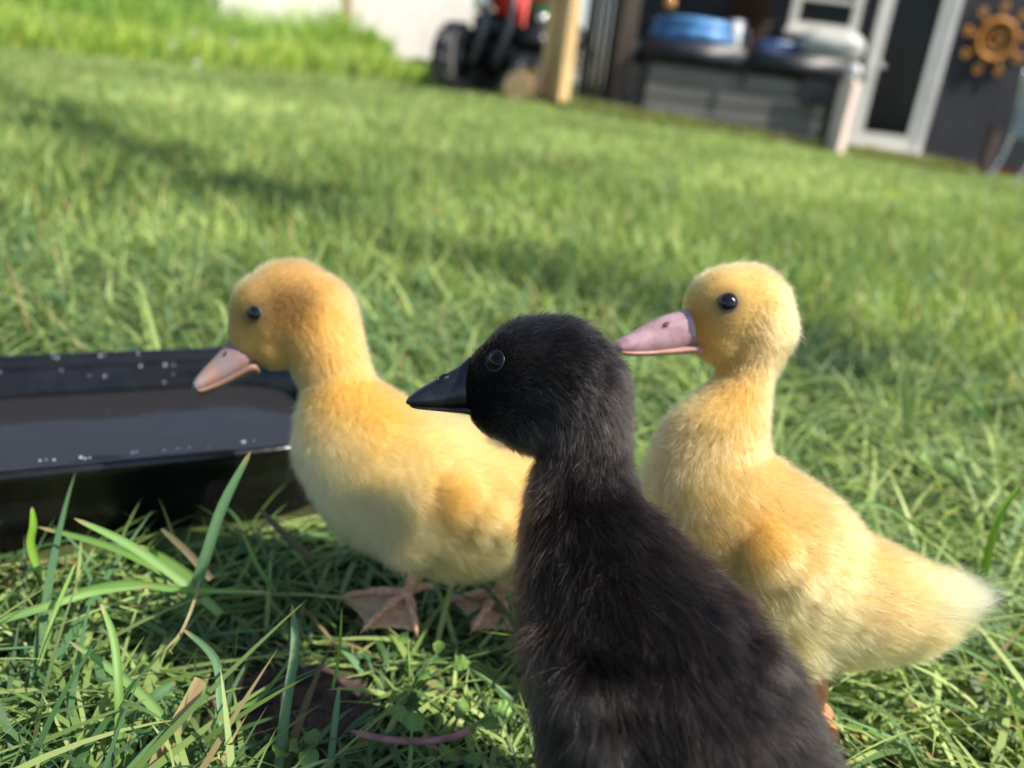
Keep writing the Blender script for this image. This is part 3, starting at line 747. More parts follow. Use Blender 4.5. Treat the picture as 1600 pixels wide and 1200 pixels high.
def plant(name, label, cat, c, leaves, m, group=None):
    root = empty(name, tuple(c), label, cat, group)
    for (b, t, w, u) in leaves:
        bm = bmesh.new(); leaf_mesh(bm, b, t, w, u, wavy=.12)
        if np.linalg.norm(np.array(b) - c) > .004: tube(bm, [c, (np.array(b) + c) / 2 + (0, 0, .003), b], [.0007, .0006, .0005], 6)
        bm_obj('leaf', bm, m, root, True)
    return root
c = gnd(75, 1205, .006)
plant('dock_plant', 'broad veined pale green leaves low in the grass at the bottom corner', 'weed', c,
      [(at(78, 1200, .325), at(215, 1128, .335), .017, (-.1, -.6, .8)), (at(60, 1205, .325), at(95, 1105, .34), .011, (.3, -.6, .8)), (at(110, 1215, .322), at(210, 1190, .326), .012, (0, -.5, .8))], m_leaf2)
rr = np.random.default_rng(31)
def clover(cpx, cpy, label, k, spread, m, size=.014):
    c = gnd(cpx, cpy, .004); lv = []
    for i in range(k):
        a = rr.uniform(0, 6.28); d = rr.uniform(.2, 1) * spread; b = c + np.array([math.cos(a) * d, math.sin(a) * d, rr.uniform(.008, .02)])
        a2 = a + rr.uniform(-.8, .8); t = b + np.array([math.cos(a2), math.sin(a2), rr.uniform(-.3, .5)]) * size * rr.uniform(.7, 1.2)
        lv.append((b, t, size * rr.uniform(.7, 1.0), (rr.uniform(-.4, .4), -.5 + rr.uniform(-.3, .3), 1)))
    plant('broadleaf_weed', label, 'weed', c, lv, m, 'leafy weeds in the lawn')
clover(640, 1090, 'leafy round leaved weed growing in the grass just right of the bare soil', 5, .020, m_leaf, .008)
clover(700, 1180, 'leafy weed growing below the pink root at the bottom edge', 8, .02, m_leaf, .009)
clover(470, 1190, 'small leafy weed below the bare soil patch', 4, .012, m_leaf, .008)
clover(1500, 760, 'leafy weed behind the white tail of the right duckling', 12, .03, m_leaf, .016)

# ---- bare soil patch
def soil():
    n = 46; V = []; Q = []; r = np.random.default_rng(5)
    cx, cy = SOIL
    for j in range(n):
        for i in range(n):
            x = (i / (n - 1) * 2 - 1) * .038; y = (j / (n - 1) * 2 - 1) * .029; d = math.hypot(x / .038, y / .029)
            z = .007 * max(0, 1 - d * d) + .0012 * math.sin(x * 420 + 2) * math.cos(y * 380) + .0008 * r.normal()
            V.append((cx + x, cy + y, max(z, -.001) if d < 1 else -.002))
    for j in range(n - 1):
        for i in range(n - 1): a = j * n + i; Q.append((a, a + 1, a + n + 1, a + n))
    m = mat('bare_soil', (.11, .08, .07), .95, .15, col2=(.045, .033, .03), scale=120, bump=1.0, bscale=500)
    tag(link('soil_patch', np_mesh('soil_patch', np.array(V), np.array(Q)), m, smooth=True), kind='structure')
soil()
bm = bmesh.new(); pts = smooth_path([gnd(548, 1143, .012), gnd(600, 1155, .012), gnd(660, 1158, .012), gnd(715, 1150, .014), gnd(748, 1130, .012)], 20)
tube(bm, pts, list(np.interp(np.linspace(0, 1, 20), [0, .1, .8, 1], [.0008, .0015, .0015, .0006])), 10)
tag(bm_obj('plant_root', bm, mat('pink_root', (.42, .20, .20), .45, .5, var=.2, scale=150), None, True), 'thin smooth pinkish root lying in the grass by the bottom edge', 'root')

# ---- tall grass bank on the left, in front of the fence
def bank():
    r = np.random.default_rng(41); Vs, Qs, Cs = [], [], []; nv = 0
    def strip(n, Lr, Wr, off, colm, lr=(0.02, .55), s=(0, 1)):
        nonlocal nv
        t = r.uniform(*s, n); ax = np.array([-4.8, 3.2]) * (1 - t)[:, None] + np.array([-1.55, 10.6]) * t[:, None]
        nrm2 = np.array([-.92, .39]); o = r.uniform(*off, n)
        xy = ax + nrm2 * o[:, None]; root = np.stack([xy[:, 0], xy[:, 1], terrain(xy[:, 0], xy[:, 1])], -1)
        hmod = 1 + .45 * smooth_noise(root, 3.5, 8)
        V, Q, Cc, P = blades(root, r.uniform(*Lr, n) * hmod, r.uniform(*Wr, n), r.uniform(0, 6.28, n), r.uniform(*lr, n), r.uniform(.2, 1.1, n), 4, grass_cols(n, r, .05) * np.array(colm), r.normal(0, .6, n))
        Vs.append(V); Qs.append(Q + nv); Cs.append(Cc); nv += len(V)
    strip(26000, (.14, .40), (.008, .016), (-.15, .9), (2.2, 1.95, 1.5))
    strip(24000, (.35, .75), (.010, .020), (.5, 2.4), (1.7, 1.75, 1.3))
    tag(link('tall_grass', np_mesh('tall_grass', np.concatenate(Vs), np.concatenate(Qs), np.concatenate(Cs)), m_grass), 'tall bright unmown grass along the edge of the lawn', 'grass', kind='stuff')
    # thin yellowish fringe along the far lawn edge
    n = 9000; t = r.random(n); x = .2 + 4.2 * t; y = 8.35 + r.uniform(-.25, .35, n) + .15 * x
    root = np.stack([x, y, terrain(x, y)], -1)
    V, Q, Cc, P = blades(root, r.uniform(.06, .16, n), r.uniform(.008, .014, n), r.uniform(0, 6.28, n), r.uniform(0, .6, n), r.uniform(.1, .9, n), 3, grass_cols(n, r, .3) * np.array([1.1, 1.0, 1.0]), r.normal(0, .6, n))
    tag(link('fringe_grass', np_mesh('fringe_grass', V, Q, Cc), m_grass), 'dry tipped longer grass along the far edge of the lawn', 'grass', kind='stuff')
bank()

def leafy(name, label, cat, c, size, n, cols, leaf=.05, seed=1, stems=7, group=None, shell=.0, m=None):
    """shrub: stems and many leaf faces filling an uneven volume"""
    r = np.random.default_rng(seed); root = empty(name, tuple(c), label, cat, group); c = np.array(c, float); size = np.array(size)
    blobs = r.uniform(-1, 1, (9, 3)) * np.array([.75, .75, .6]); br = r.uniform(.3, .55, 9)
    P = []
    while len(P) < n:
        k = r.integers(9); q = blobs[k] + nrm(r.normal(size=3)) * br[k] * r.random() ** .35
        P.append(q)
    P = np.array(P); P[:, 2] = (P[:, 2] + 1.05) / 2.1; pos = c + P * size * np.array([1, 1, 2])
    d = nrm(r.normal(size=(n, 3)) + np.array([0, 0, .3])); s = nrm(np.cross(d, r.normal(size=(n, 3)))); L = leaf * r.uniform(.6, 1.3, n)[:, None]
    V = np.stack([pos, pos + d * L * .5 + s * L * .28, pos + d * L, pos + d * L * .5 - s * L * .28], 1).reshape(-1, 3)
    V[:, 2] = np.maximum(V[:, 2], c[2] + .005)
    Q = np.arange(4 * n).reshape(-1, 4); ca, cb = np.array(cols[0]), np.array(cols[1]); k = r.random((n, 1)); col = np.repeat(ca * (1 - k) + cb * k, 4, 0)
    link('foliage', np_mesh('foliage', V, Q, col), m or m_grass, root)
    bm = bmesh.new()
    for i in range(stems):
        e = c + (blobs[i % 9] * np.array([1, 1, 0]) + np.array([0, 0, .7 * 2 * .5 + .2])) * size
        tube(bm, [c + np.array([r.uniform(-.04, .04), r.uniform(-.04, .04), 0]), (c + e) / 2 + np.array([0, 0, size[2] * .2]), e], [.012, .009, .004], 6)
    bm_obj('stem', bm, MAT['bark'], root, True)
    return root
MAT['bark'] = mat('bark', (.14, .10, .07), .9, .1, bump=.6, bscale=60)
g1, g2 = (.10, .22, .05), (.20, .34, .07)
hs = [(-6.4, 7.2, 1.0, 1.5, 'wide pale green shrub beyond the tall grass, furthest from the fence panels'), (-5.0, 8.8, .8, 1.3, 'rounded green shrub between two others behind the tall grass'), (-4.55, 9.9, .62, 1.1, 'green shrub against the pale fence beside its bare panels')]
for i, (x, y, s, hh, lb) in enumerate(hs):
    leafy('shrub', lb, 'shrub', (x, y, 0), (s, s * .8, hh * .5), 5200, ((.07, .17, .05), (.13, .26, .08)), .085, 50 + i, group='shrubs behind the tall grass')
for i, (px, s, hh, lb) in enumerate([(490, .30, .72, 'tall bright weed clump standing against the pale fence'), (562, .34, .58, 'bushy bright weed clump by the fence, nearer the mower'), (670, .45, .30, 'dark low weeds beside the mower tyre')]):
    p = aty(px, 90, 10.6)
    leafy('weed_clump', lb, 'weed', (p[0], 10.7, 0), (s, s, hh * .5), 2200, (((.22, .40, .06), (.42, .58, .12)) if i < 2 else ((.03, .08, .02), (.07, .14, .03))), .05, 60 + i, stems=4, group='weeds in front of the fence')
# dandelion clocks
m_stalk = mat('flower_stalk', (.2, .3, .1), .6)
m_fluffw = mat('seed_fluff', (.8, .8, .72), .8)
for i, (px, py, Y, lb) in enumerate([(270, 70, 6.2, 'white dandelion seed head left of the others, in the tall grass'), (304, 50, 6.6, 'white dandelion seed head, uppermost of those in the tall grass'), (307, 98, 5.6, 'white dandelion seed head, lowest, at the front of the tall grass'), (366, 66, 6.8, 'white dandelion seed head nearest the pale fence')]):
    p = aty(px, py, Y); z0_ = float(terrain(p[0], p[1]))
    root = empty('dandelion', (p[0], p[1], z0_), lb, 'flower', 'dandelion seed heads')
    bm = bmesh.new(); tube(bm, [(p[0], p[1], z0_), (p[0] + .01, p[1], (z0_ + p[2]) / 2), tuple(p)], .002, 6); bm_obj('stem', bm, m_stalk, root, True)
    bm = bmesh.new(); ball(bm, p, .006, 1)
    for k in range(70):
        d = nrm(rr.normal(size=3)); e = p + d * .022; tube(bm, [p, e], .0005, 3, False); ball(bm, e, .0035, 1, (1, 1, .5))
    bm_obj('seed_head', bm, m_fluffw, root)

# ================================================================== FENCE
m_fence = mat('pale_fence_board', (.90, .84, .77), .8, .2, var=.08, scale=3, stretch=(6, 6, 1), bump=.3, bscale=30)
m_fence2 = mat('tan_post', (.50, .36, .22), .8, .2, var=.15, scale=4, stretch=(6, 6, 1))
def fence():
    A, B = np.array([-7.6, 8.9]), np.array([.35, 12.4]); Ln = float(np.linalg.norm(B - A)); ang = math.atan2(B[1] - A[1], B[0] - A[0])
    mtx = Matrix.Translation((A[0], A[1], 0)) @ Matrix.Rotation(ang, 4, 'Z')
    mid = (A + B) / 2
    root = empty('garden_fence', (mid[0], mid[1], 0), 'pale sun bleached wooden board fence across the far side of the lawn', 'fence')
    x = 0.0; r = np.random.default_rng(3)
    while x < Ln - .2:
        xe = min(x + 1.83, Ln)
        bm = bmesh.new(); b = x + .06
        while b < xe - .07:
            w = .145; box(bm, b, min(b + w - .006, xe - .06), 0, .018, .04 + r.uniform(-.005, .005), 1.82 + r.uniform(-.004, .004)); b += w
        for z in (.3, .95, 1.6): box(bm, x + .05, xe - .05, .020, .062, z, z + .07)
        bmesh.ops.transform(bm, matrix=mtx, verts=bm.verts); bm_obj('panel', bm, m_fence, root)
        bm = bmesh.new(); box(bm, x - .05, x + .05, -.03, .07, 0, 1.95, .004); box(bm, x - .06, x + .06, -.04, .08, 1.95, 1.98)
        bmesh.ops.transform(bm, matrix=mtx, verts=bm.verts); bm_obj('post', bm, m_fence2, root)
        x += 1.83
    return root
fence()

# ================================================================== TIMBER POSTS, HOUSE
m_timber = mat('new_timber', (.80, .54, .26), .6, .3, var=.18, scale=3, stretch=(8, 8, .6), bump=.2, bscale=40)
m_timber2 = mat('weathered_brown_timber', (.13, .10, .08), .7, .3, var=.2, scale=3, stretch=(8, 8, .6))
def post(name, label, px, Y, w, d, h, m, grp=None, rot=0.0):
    p = aty(px, 120, Y); z = float(terrain(p[0], Y)); root = empty(name, (p[0], Y, z), label, 'post', grp)
    mtx = Matrix.Translation((p[0], Y, 0)) @ Matrix.Rotation(rot, 4, 'Z')
    bm = bmesh.new(); box(bm, -w / 2, w / 2, 0, d, z - .05, h, .006); bmesh.ops.transform(bm, matrix=mtx, verts=bm.verts); bm_obj('shaft', bm, m, root)
    bm = bmesh.new(); box(bm, -w / 2 - .012, w / 2 + .012, -.012, d + .012, z - .01, z + .05, .003); bmesh.ops.transform(bm, matrix=mtx, verts=bm.verts); bm_obj('base_shoe', bm, m_metal_dk, root)
    return p
m_metal_dk = mat('dark_metal', (.03, .03, .032), .4, .5, metal=.6)
post('timber_post', 'sunlit golden square timber post, wider one of the pair beside the mower', 886, 8.5, .13, .13, 2.45, m_timber, 'pair of timber posts', rad(38))
post('timber_post', 'sunlit golden square timber post, narrower one of the pair beside the mower', 859, 8.62, .10, .10, 2.45, m_timber, 'pair of timber posts', rad(38))
post('veranda_post', 'dark brown weathered post left of the hot tub', 972, 8.9, .16, .14, 2.4, m_timber2)
m_dark = mat('charcoal_cladding', (.045, .044, .055), .65, .3, var=.12, scale=2, stretch=(1, 1, 1), bump=.1)
m_white = mat('white_painted_frame', (.80, .76, .71), .5, .4, var=.04, scale=4)
m_glass = mat('dark_window_glass', (.006, .010, .012), .12, .2, var=.3, scale=1.5)
m_roof = mat('veranda_roofing', (.10, .09, .085), .8, .2)
HY = 11.0
def house():
    root = empty('house', (4.5, HY + 1, -.3), 'charcoal clad house wall with a white framed glass door and white window', 'house')
    x0, x1, zt = .95, 10.0, 2.9; d0, d1 = aty(1344, 131, HY)[0], aty(1466, 131, HY)[0]
    zb = float(terrain(d0, HY)) + .0
    dz0, dz1 = zb + .02, zb + 2.1
    w0, w1 = aty(1232, 30, HY)[0], aty(1342, 30, HY)[0]; wz0, wz1 = aty(1285, 52, HY)[2], 2.0
    bm = bmesh.new()
    def wallpiece(a, b, z0, z1):
        x = a
        while x < b - 1e-4:
            xe = min(b, x + .15); box(bm, x, xe - .008, HY, HY + .03, z0, z1); x += .15
    wallpiece(x0, w0, -.6, zt); wallpiece(w0, w1, -.6, wz0); wallpiece(w0, w1, wz1, zt); wallpiece(w1, d0, -.6, zt); wallpiece(d0, d1, dz1, zt); wallpiece(d1, x1, -.6, zt)
    box(bm, x0, x1, HY + .034, HY + .06, -.6, dz0 - .02); box(bm, x0, w0, HY + .034, HY + .06, dz0 - .018, zt); box(bm, w1, d0, HY + .034, HY + .06, dz0 - .018, zt); box(bm, d1, x1, HY + .034, HY + .06, dz0 - .018, zt); box(bm, w0, w1, HY + .034, HY + .06, dz0 - .018, wz0)
    bm_obj('front_wall', bm, m_dark, root)
    bm = bmesh.new(); box(bm, x0, x0 + .12, HY + .07, HY + 5, -.6, zt); bm_obj('end_wall', bm, m_dark, root)
    bm = bmesh.new(); box(bm, x0 - .3, d0 - .15, 8.8, HY + .35, 2.45, 2.55); 
    for k in range(4): box(bm, x0 + .1 + k * .75, x0 + .18 + k * .75, 8.85, HY - .02, 2.32, 2.448)
    bm_obj('veranda_roof', bm, m_roof, root)
    # door
    fw = .11
    bm = bmesh.new(); f = .055
    box(bm, d0, d0 + f, HY - .045, HY + .05, dz0, dz1); box(bm, d1 - f * 1.6, d1, HY - .045, HY + .05, dz0, dz1); box(bm, d0 + f + .001, d1 - f * 1.6 - .001, HY - .045, HY + .05, dz1 - f, dz1)
    box(bm, d0 - .04, d1 + .04, HY - .12, HY - .047, dz0 - .06, dz0 + .03)
    frame = bm_obj('door_frame', bm, m_white, root)
    a, b = d0 + f + .004, d1 - f * 1.6 - .004; s = .10
    bm = bmesh.new(); z0, z1 = dz0 + .02, dz1 - f - .006
    box(bm, a, a + s, HY - .03, HY + .02, z0, z1, .004); box(bm, b - s * 1.15, b, HY - .03, HY + .02, z0, z1, .004)
    box(bm, a + s + .001, b - s * 1.15 - .001, HY - .028, HY + .02, z0, z0 + .20); box(bm, a + s + .001, b - s * 1.15 - .001, HY - .028, HY + .02, z1 - .14, z1)
    dr = bm_obj('door', bm, m_white, root)
    bm = bmesh.new(); box(bm, a + s, b - s * 1.15, HY - .01, HY + .005, z0 + .19, z1 - .13); bm_obj('glass_pane', bm, m_glass, dr)
    bm = bmesh.new(); tube(bm, [(a + .05, HY - .03, 1.0 + zb), (a + .05, HY - .08, 1.0 + zb), (a + .17, HY - .08, 1.0 + zb)], .009, 8); bm_obj('door_handle', bm, MAT['chrome'], dr, True)
    # window
    bm = bmesh.new(); f = .10; D0, D1 = HY - .05, HY + .04
    box(bm, w0, w0 + f, D0, D1, wz0, wz1); box(bm, w1 - f, w1, D0, D1, wz0, wz1); box(bm, w0 + f + .001, w1 - f - .001, D0, D1, wz0, wz0 + f); box(bm, w0 + f + .001, w1 - f - .001, D0, D1, wz1 - f, wz1)
    zz = wz0 + f + .24; box(bm, w0 + f + .001, w1 - f - .001, D0 + .01, D1 - .01, zz, zz + .05)
    fr = bm_obj('window_frame', bm, m_white, root)
    bm = bmesh.new(); box(bm, w0 + f, w1 - f, HY - .005, HY + .01, wz0 + f, wz1 - f); bm_obj('glass_pane', bm, m_glass, fr)
    bm = bmesh.new(); box(bm, w0 - .05, w1 + .05, HY - .12, HY - .052, wz0 - .05, wz0 - .002); bm_obj('window_sill', bm, m_white, fr)
    # plinth strip of reddish brick under the wall
    bm = bmesh.new(); x = d1 + .08; z = float(terrain(5, HY))
    while x < 7.1: box(bm, x, x + .21, HY - .06, HY - .003, z - .02, z + .065, .004); x += .22
    bm_obj('brick_plinth', bm, mat('red_brick', (.16, .05, .035), .8, .2), root)
MAT['chrome'] = mat('chrome', (.9, .9, .92), .22, .5, metal=1.0)
house()
# dark storage panel between posts (slatted screen left of the hot tub)
def screen():
    Y = 9.55; a, b = aty(912, 100, Y)[0], aty(962, 100, Y)[0]; z = float(terrain(.5, Y))
    root = empty('slatted_screen', ((a + b) / 2, Y, z), 'grey brown slatted timber screen between the golden and the dark post', 'screen')
    bm = bmesh.new(); x = a + .03
    while x < b: box(bm, x, x + .055, Y, Y + .03, z, 2.3); x += .065
    bm_obj('slat_panel', bm, mat('grey_brown_slats', (.085, .07, .06), .8, .2, var=.2), root)
    bm = bmesh.new(); box(bm, a - .03, a + .028, Y - .005, Y + .05, z - .02, 2.32); box(bm, b + .02, b + .08, Y - .005, Y + .05, z - .02, 2.32); bm_obj('frame', bm, m_timber2, root)
    Y2 = 11.3; bm = bmesh.new()
screen()
def tub():
    Y = 8.75; a = aty(1006, 130, Y)[0]; b = aty(1304, 160, Y)[0]; z = float(terrain((a + b) / 2, Y)) - .03
    zt = aty(1010, 92, Y)[2]; D = 1.9
    root = empty('hot_tub', ((a + b) / 2, Y + D / 2, z), 'square hot tub with grey horizontal skirting boards and a dark folding cover', 'hot tub')
    m_sk = mat('grey_skirting', (.20, .19, .17), .6, .3, var=.12, scale=2, stretch=(1, 1, 10))
    bm = bmesh.new(); n = 4; hz = (zt - z - .02) / n
    for k in range(n):
        box(bm, a, b, Y, Y + D, z + k * hz, z + (k + 1) * hz - .012, .01)
    box(bm, a + .02, b - .02, Y + .02, Y + D - .02, z, zt - .02); bm_obj('skirting', bm, m_sk, root)
    for x in (a, b):
        bm = bmesh.new(); box(bm, x - .03, x + .03, Y - .02, Y + .04, z, zt - .02, .006); bm_obj('corner_trim', bm, m_metal_dk, root)
    m_cv = mat('dark_vinyl_cover', (.022, .024, .033), .45, .4, var=.2, scale=5, bump=.3, bscale=15)
    bm = bmesh.new(); box(bm, a - .05, (a + b) / 2 - .01, Y - .05, Y + D + .05, zt - .018, zt + .20, .03); box(bm, (a + b) / 2 + .01, b + .05, Y - .05, Y + D + .05, zt - .018, zt + .20, .03)
    cv = bm_obj('cover', bm, m_cv, root, True)
    bm = bmesh.new(); box(bm, b - .36, b + .045, Y - .065, Y - .052, zt - .24, zt - .0, .003); bm_obj('cover_flap', bm, m_cv, cv)
    bm = bmesh.new(); box(bm, (a + b) / 2 - .02, (a + b) / 2 + .02, Y - .068, Y - .053, zt - .14, zt + .05, .003); bm_obj('strap', bm, m_metal_dk, cv)
    return a, b, Y, zt + .20
ta, tb, tY, tz = tub()
# things standing on the cover
def blobby(name, label, cat, c, sx, sy, sz, m, extra=None, rough=.15, seed=1, part=None):
    bm = bmesh.new(); bmesh.ops.create_icosphere(bm, subdivisions=4, radius=1)
    r = np.random.default_rng(seed); ph = r.uniform(0, 6, 6)
    for v in bm.verts:
        p = v.co.copy(); e = 2.6; q = (abs(p.x) ** e + abs(p.y) ** e + abs(p.z) ** e) ** (-1 / e)
        k = q * (1 + rough * .3 * (math.sin(p.x * 5 + ph[0]) * math.cos(p.y * 4 + ph[1]) + .5 * math.sin(p.z * 9 + ph[2])))
        v.co = Vector((p.x * k * sx, p.y * k * sy, max(p.z * k, -.92) * sz))
    bmesh.ops.translate(bm, verts=bm.verts, vec=(c[0], c[1], c[2] + .92 * sz))
    return bm
def stand(px, Y): return aty(px, 80, Y)[0]
m_blue = mat('blue_vinyl', (.10, .30, .62), .4, .5, var=.2, scale=6)
x = stand(1078, 9.4)
root = empty('inflatable_ring', (x, 9.4, tz), 'bright blue inflated paddling ring lying on the hot tub cover', 'pool ring')
bm = bmesh.new()
for zz, rr_ in ((.075, .37), (.18, .35)):
    tube(bm, [(x + rr_ * math.cos(q), 9.4 + rr_ * math.sin(q), tz + zz) for q in np.linspace(0, 2 * math.pi, 33)], .075 - (zz > .1) * .01, 12, False)
bm_obj('tube', bm, m_blue, root, True)
bm = bmesh.new(); tube(bm, [(x + .02, 9.4 - .42, tz + .09), (x + .02, 9.4 - .455, tz + .095)], [.016, .012], 10); bm_obj('valve', bm, mat('dark_valve', (.02, .03, .05), .5), root, True)
def cup(px, Y, h, r, m, label, name='tumbler'):
    x = stand(px, Y); root = empty(name, (x, Y, tz), label, 'cup')
    bm = bmesh.new(); prof = [(r * .75, 0), (r * .82, .01), (r, h), (r * .92, h), (r * .74, .012), (.001, .012)]
    rings = [[bm.verts.new((x + rr_ * math.cos(q), Y + rr_ * math.sin(q), tz + z)) for q in np.linspace(0, 2 * math.pi, 20, endpoint=False)] for rr_, z in prof]
    for i in range(len(rings) - 1):
        for k in range(20): bm.faces.new((rings[i][k], rings[i][(k + 1) % 20], rings[i + 1][(k + 1) % 20], rings[i + 1][k]))
    bm.faces.new(rings[0]); bm_obj('cup_body', bm, m, root, True)
    bm = bmesh.new(); tube(bm, [(x + r, Y, tz + h * .8), (x + r * 1.6, Y, tz + h * .7), (x + r * 1.6, Y, tz + h * .35), (x + r * .9, Y, tz + h * .25)], .008, 8); bm_obj('handle', bm, m, root, True)
m_cream = mat('cream_plastic', (.62, .62, .58), .5, .4, var=.05)
cup(1143, 9.2, .27, .085, mat('white_enamel', (.72, .74, .78), .35, .5, var=.04), 'tall white jug standing beside the blue ring on the hot tub', 'jug')
x = stand(1213, 9.3); root = empty('folded_towel', (x, 9.3, tz), 'small blue and white folded towel on the hot tub cover', 'towel')
bm = bmesh.new()
for k in range(3): box(bm, x - .19, x + .19, 9.15, 9.45, tz + k * .045 + .001, tz + k * .045 + .043, .018)
bm_obj('cloth', bm, mat('blue_towel', (.14, .26, .60), .9, .1, bump=.6, bscale=120, col2=(.45, .50, .65), scale=9), root, True)
x = stand(1296, 9.15); root = empty('bath_cushion', (x, 9.15, tz), 'pale domed cushion lying on the right end of the hot tub cover', 'cushion')
bm_obj('cushion_pad', blobby('c', '', '', (x, 9.15, tz), .33, .25, .15, None), mat('pale_vinyl', (.50, .51, .46), .5, .4, var=.08), root, True)
bm = bmesh.new(); tube(bm, [(x + .33 * math.cos(q), 9.15 + .25 * math.sin(q), tz + .14) for q in np.linspace(0, 6.283, 41)], .009, 6, False); bm_obj('piping', bm, m_cream, root, True)
# dried plant hanging on the wall behind the tub
def wreath():
    p = aty(1172, 18, HY - .12); root = empty('hanging_plant', tuple(p), 'reddish brown dried plant hanging on the dark wall above the hot tub', 'plant')
    n = 900; r = np.random.default_rng(8); q = nrm(r.normal(size=(n, 3))) * (r.random((n, 1)) ** .5) * np.array([.26, .10, .42]); pos = p + q
    d = nrm(r.normal(size=(n, 3)) - np.array([0, 0, .6])); s = nrm(np.cross(d, r.normal(size=(n, 3)))); L = r.uniform(.03, .07, n)[:, None]
    V = np.stack([pos, pos + d * L * .5 + s * L * .25, pos + d * L, pos + d * L * .5 - s * L * .25], 1).reshape(-1, 3); k = r.random((n, 1))
    col = np.repeat(np.array([.10, .05, .03]) * (1 - k) + np.array([.28, .12, .05]) * k, 4, 0)
    link('foliage', np_mesh('foliage', V, np.arange(4 * n).reshape(-1, 4), col), m_grass, root)
    bm = bmesh.new(); tube(bm, [(p[0], HY - .02, p[2] + .75), (p[0], p[1], p[2] + .7), (p[0], p[1], p[2])], .006, 6); bm_obj('hook', bm, m_metal_dk, root, True)
wreath()
# amber lanterns on a cord
for i, (px, py, lb) in enumerate([(1047, 4, 'amber glass lantern hanging at the top of the dark opening beside the hot tub'), (1068, -30, 'amber glass lantern, higher of the two beside the hot tub')]):
    p = aty(px, py, 8.95); root = empty('hanging_lantern', tuple(p), lb, 'lantern', 'amber lanterns')
    bm = bmesh.new(); ball(bm, p, .055, 3, (1, 1, 1.25)); bm_obj('glass_globe', bm, mat('amber_glass', (.75, .38, .12), .15, .6, var=.2, scale=30), root, True)
    bm = bmesh.new(); tube(bm, [p + (0, 0, .06), p + (0, 0, .09)], .03, 12); tube(bm, [p + (0, 0, .09), (p[0], p[1], 2.44)], .004, 6); bm_obj('cord', bm, m_metal_dk, root, True)
# short pale post with globe lamp at the tub's right corner
p = aty(1322, 160, 8.55); z = float(terrain(p[0], 8.55)); zt_ = aty(1336, 112, 8.55)[2]
root = empty('garden_light', (p[0], 8.55, z), 'short pinkish wooden post topped by a white globe at the hot tub corner', 'garden light')
bm = bmesh.new(); box(bm, -.07, .07, -.07, .07, z - .03, zt_ - .08, .008); bmesh.ops.transform(bm, matrix=Matrix.Translation((p[0], 8.55, 0)) @ Matrix.Rotation(rad(42), 4, 'Z'), verts=bm.verts); bm_obj('post', bm, mat('pinkish_wood', (.80, .64, .55), .7, .3, var=.1, scale=4, stretch=(6, 6, 1)), root)
bm = bmesh.new(); ball(bm, (p[0], 8.56, zt_), .075, 3); tube(bm, [(p[0], 8.56, zt_ - .085), (p[0], 8.56, zt_ - .06)], .05, 16); bm_obj('globe', bm, mat('white_globe', (.75, .73, .70), .3, .5, var=.03), root, True)

# ---- sun shaped wall ornament
def ornament():
    Y = HY - .04; c_ = aty(1556, 62, Y); root = empty('sun_ornament', tuple(c_), 'rusty orange metal sun with curling rays fixed to the dark wall right of the door', 'wall ornament')
    m = mat('rusty_orange_metal', (.66, .30, .04), .55, .4, metal=.1, var=.3, scale=25, bump=.4, bscale=60, col2=(.30, .12, .03))
    R = .215
    bm = bmesh.new(); pts = [(c_[0] + R * math.cos(q), Y, c_[2] + R * math.sin(q)) for q in np.linspace(0, 6.2832, 41)]; tube(bm, pts, .036, 8, False); bm_obj('ring', bm, m, root, True)
    bm = bmesh.new(); pts = []; rs = []
    for k in range(60):
        q = k / 59 * 9.5; rr_ = .17 - .15 * k / 59; pts.append((c_[0] + rr_ * math.cos(q), Y, c_[2] + rr_ * math.sin(q))); rs.append(.016)
    tube(bm, pts, rs, 8); bm_obj('spiral', bm, m, root, True)
    bm = bmesh.new(); tube(bm, [(c_[0], Y + .012, c_[2]), (c_[0], Y + .03, c_[2])], [R, R], 32); bm_obj('disc', bm, mat('dull_rust', (.20, .085, .03), .7, .3, var=.3, scale=20), root, False)
    for k in range(9):
        q = k / 9 * 6.2832 + .2; d = np.array([math.cos(q), 0, math.sin(q)]); s = np.array([-d[2], 0, d[0]]); a = c_ + d * (R + .03); e = c_ + d * (R + .12)
        bm = bmesh.new(); tube(bm, [a, (a + e) / 2 + s * .02, e], [.022, .016, .014], 8)
        tube(bm, [e + d * .03 + (d * math.cos(t) + s * math.sin(t)) * .036 for t in np.linspace(0, 6.283, 21)], .018, 8, False); bm_obj('ray', bm, m, root, True)
ornament()
# ---- garden chair of bright metal at the right edge
def chair():
    Y = 7.9; b = aty(1592, 265, Y); z = float(terrain(b[0], Y)); x = b[0] + .17
    root = empty('garden_chair', (x, Y, z), 'shiny chrome framed garden chair at the right edge', 'chair')
    m = MAT['chrome']
    for s in (-1, 1):
        bm = bmesh.new(); y = Y + s * .24
        tube(bm, smooth_path([(x + .26, y, z), (x + .20, y, z + .25), (x + .24, y, z + .45), (x + .25, y, z + .62), (x + .10, y, z + .68), (x - .2, y, z + .64)], 24), .014, 10); bm_obj('arm_frame', bm, m, root, True)
        bm = bmesh.new(); tube(bm, smooth_path([(x - .30, y, z), (x - .20, y, z + .4), (x - .26, y, z + 1.0)], 16), .014, 10); bm_obj('rear_leg', bm, m, root, True)
    cl = mat('pale_blue_sling', (.45, .55, .62), .7, .3, var=.08)
    bm = bmesh.new(); box(bm, x - .2, x + .24, Y - .23, Y + .23, z + .42, z + .45, .01); bm_obj('seat', bm, cl, root)
    bm = bmesh.new(); box(bm, x - .235, x - .205, Y - .23, Y + .23, z + .46, z + .95, .01); bm_obj('backrest', bm, cl, root)
chair()
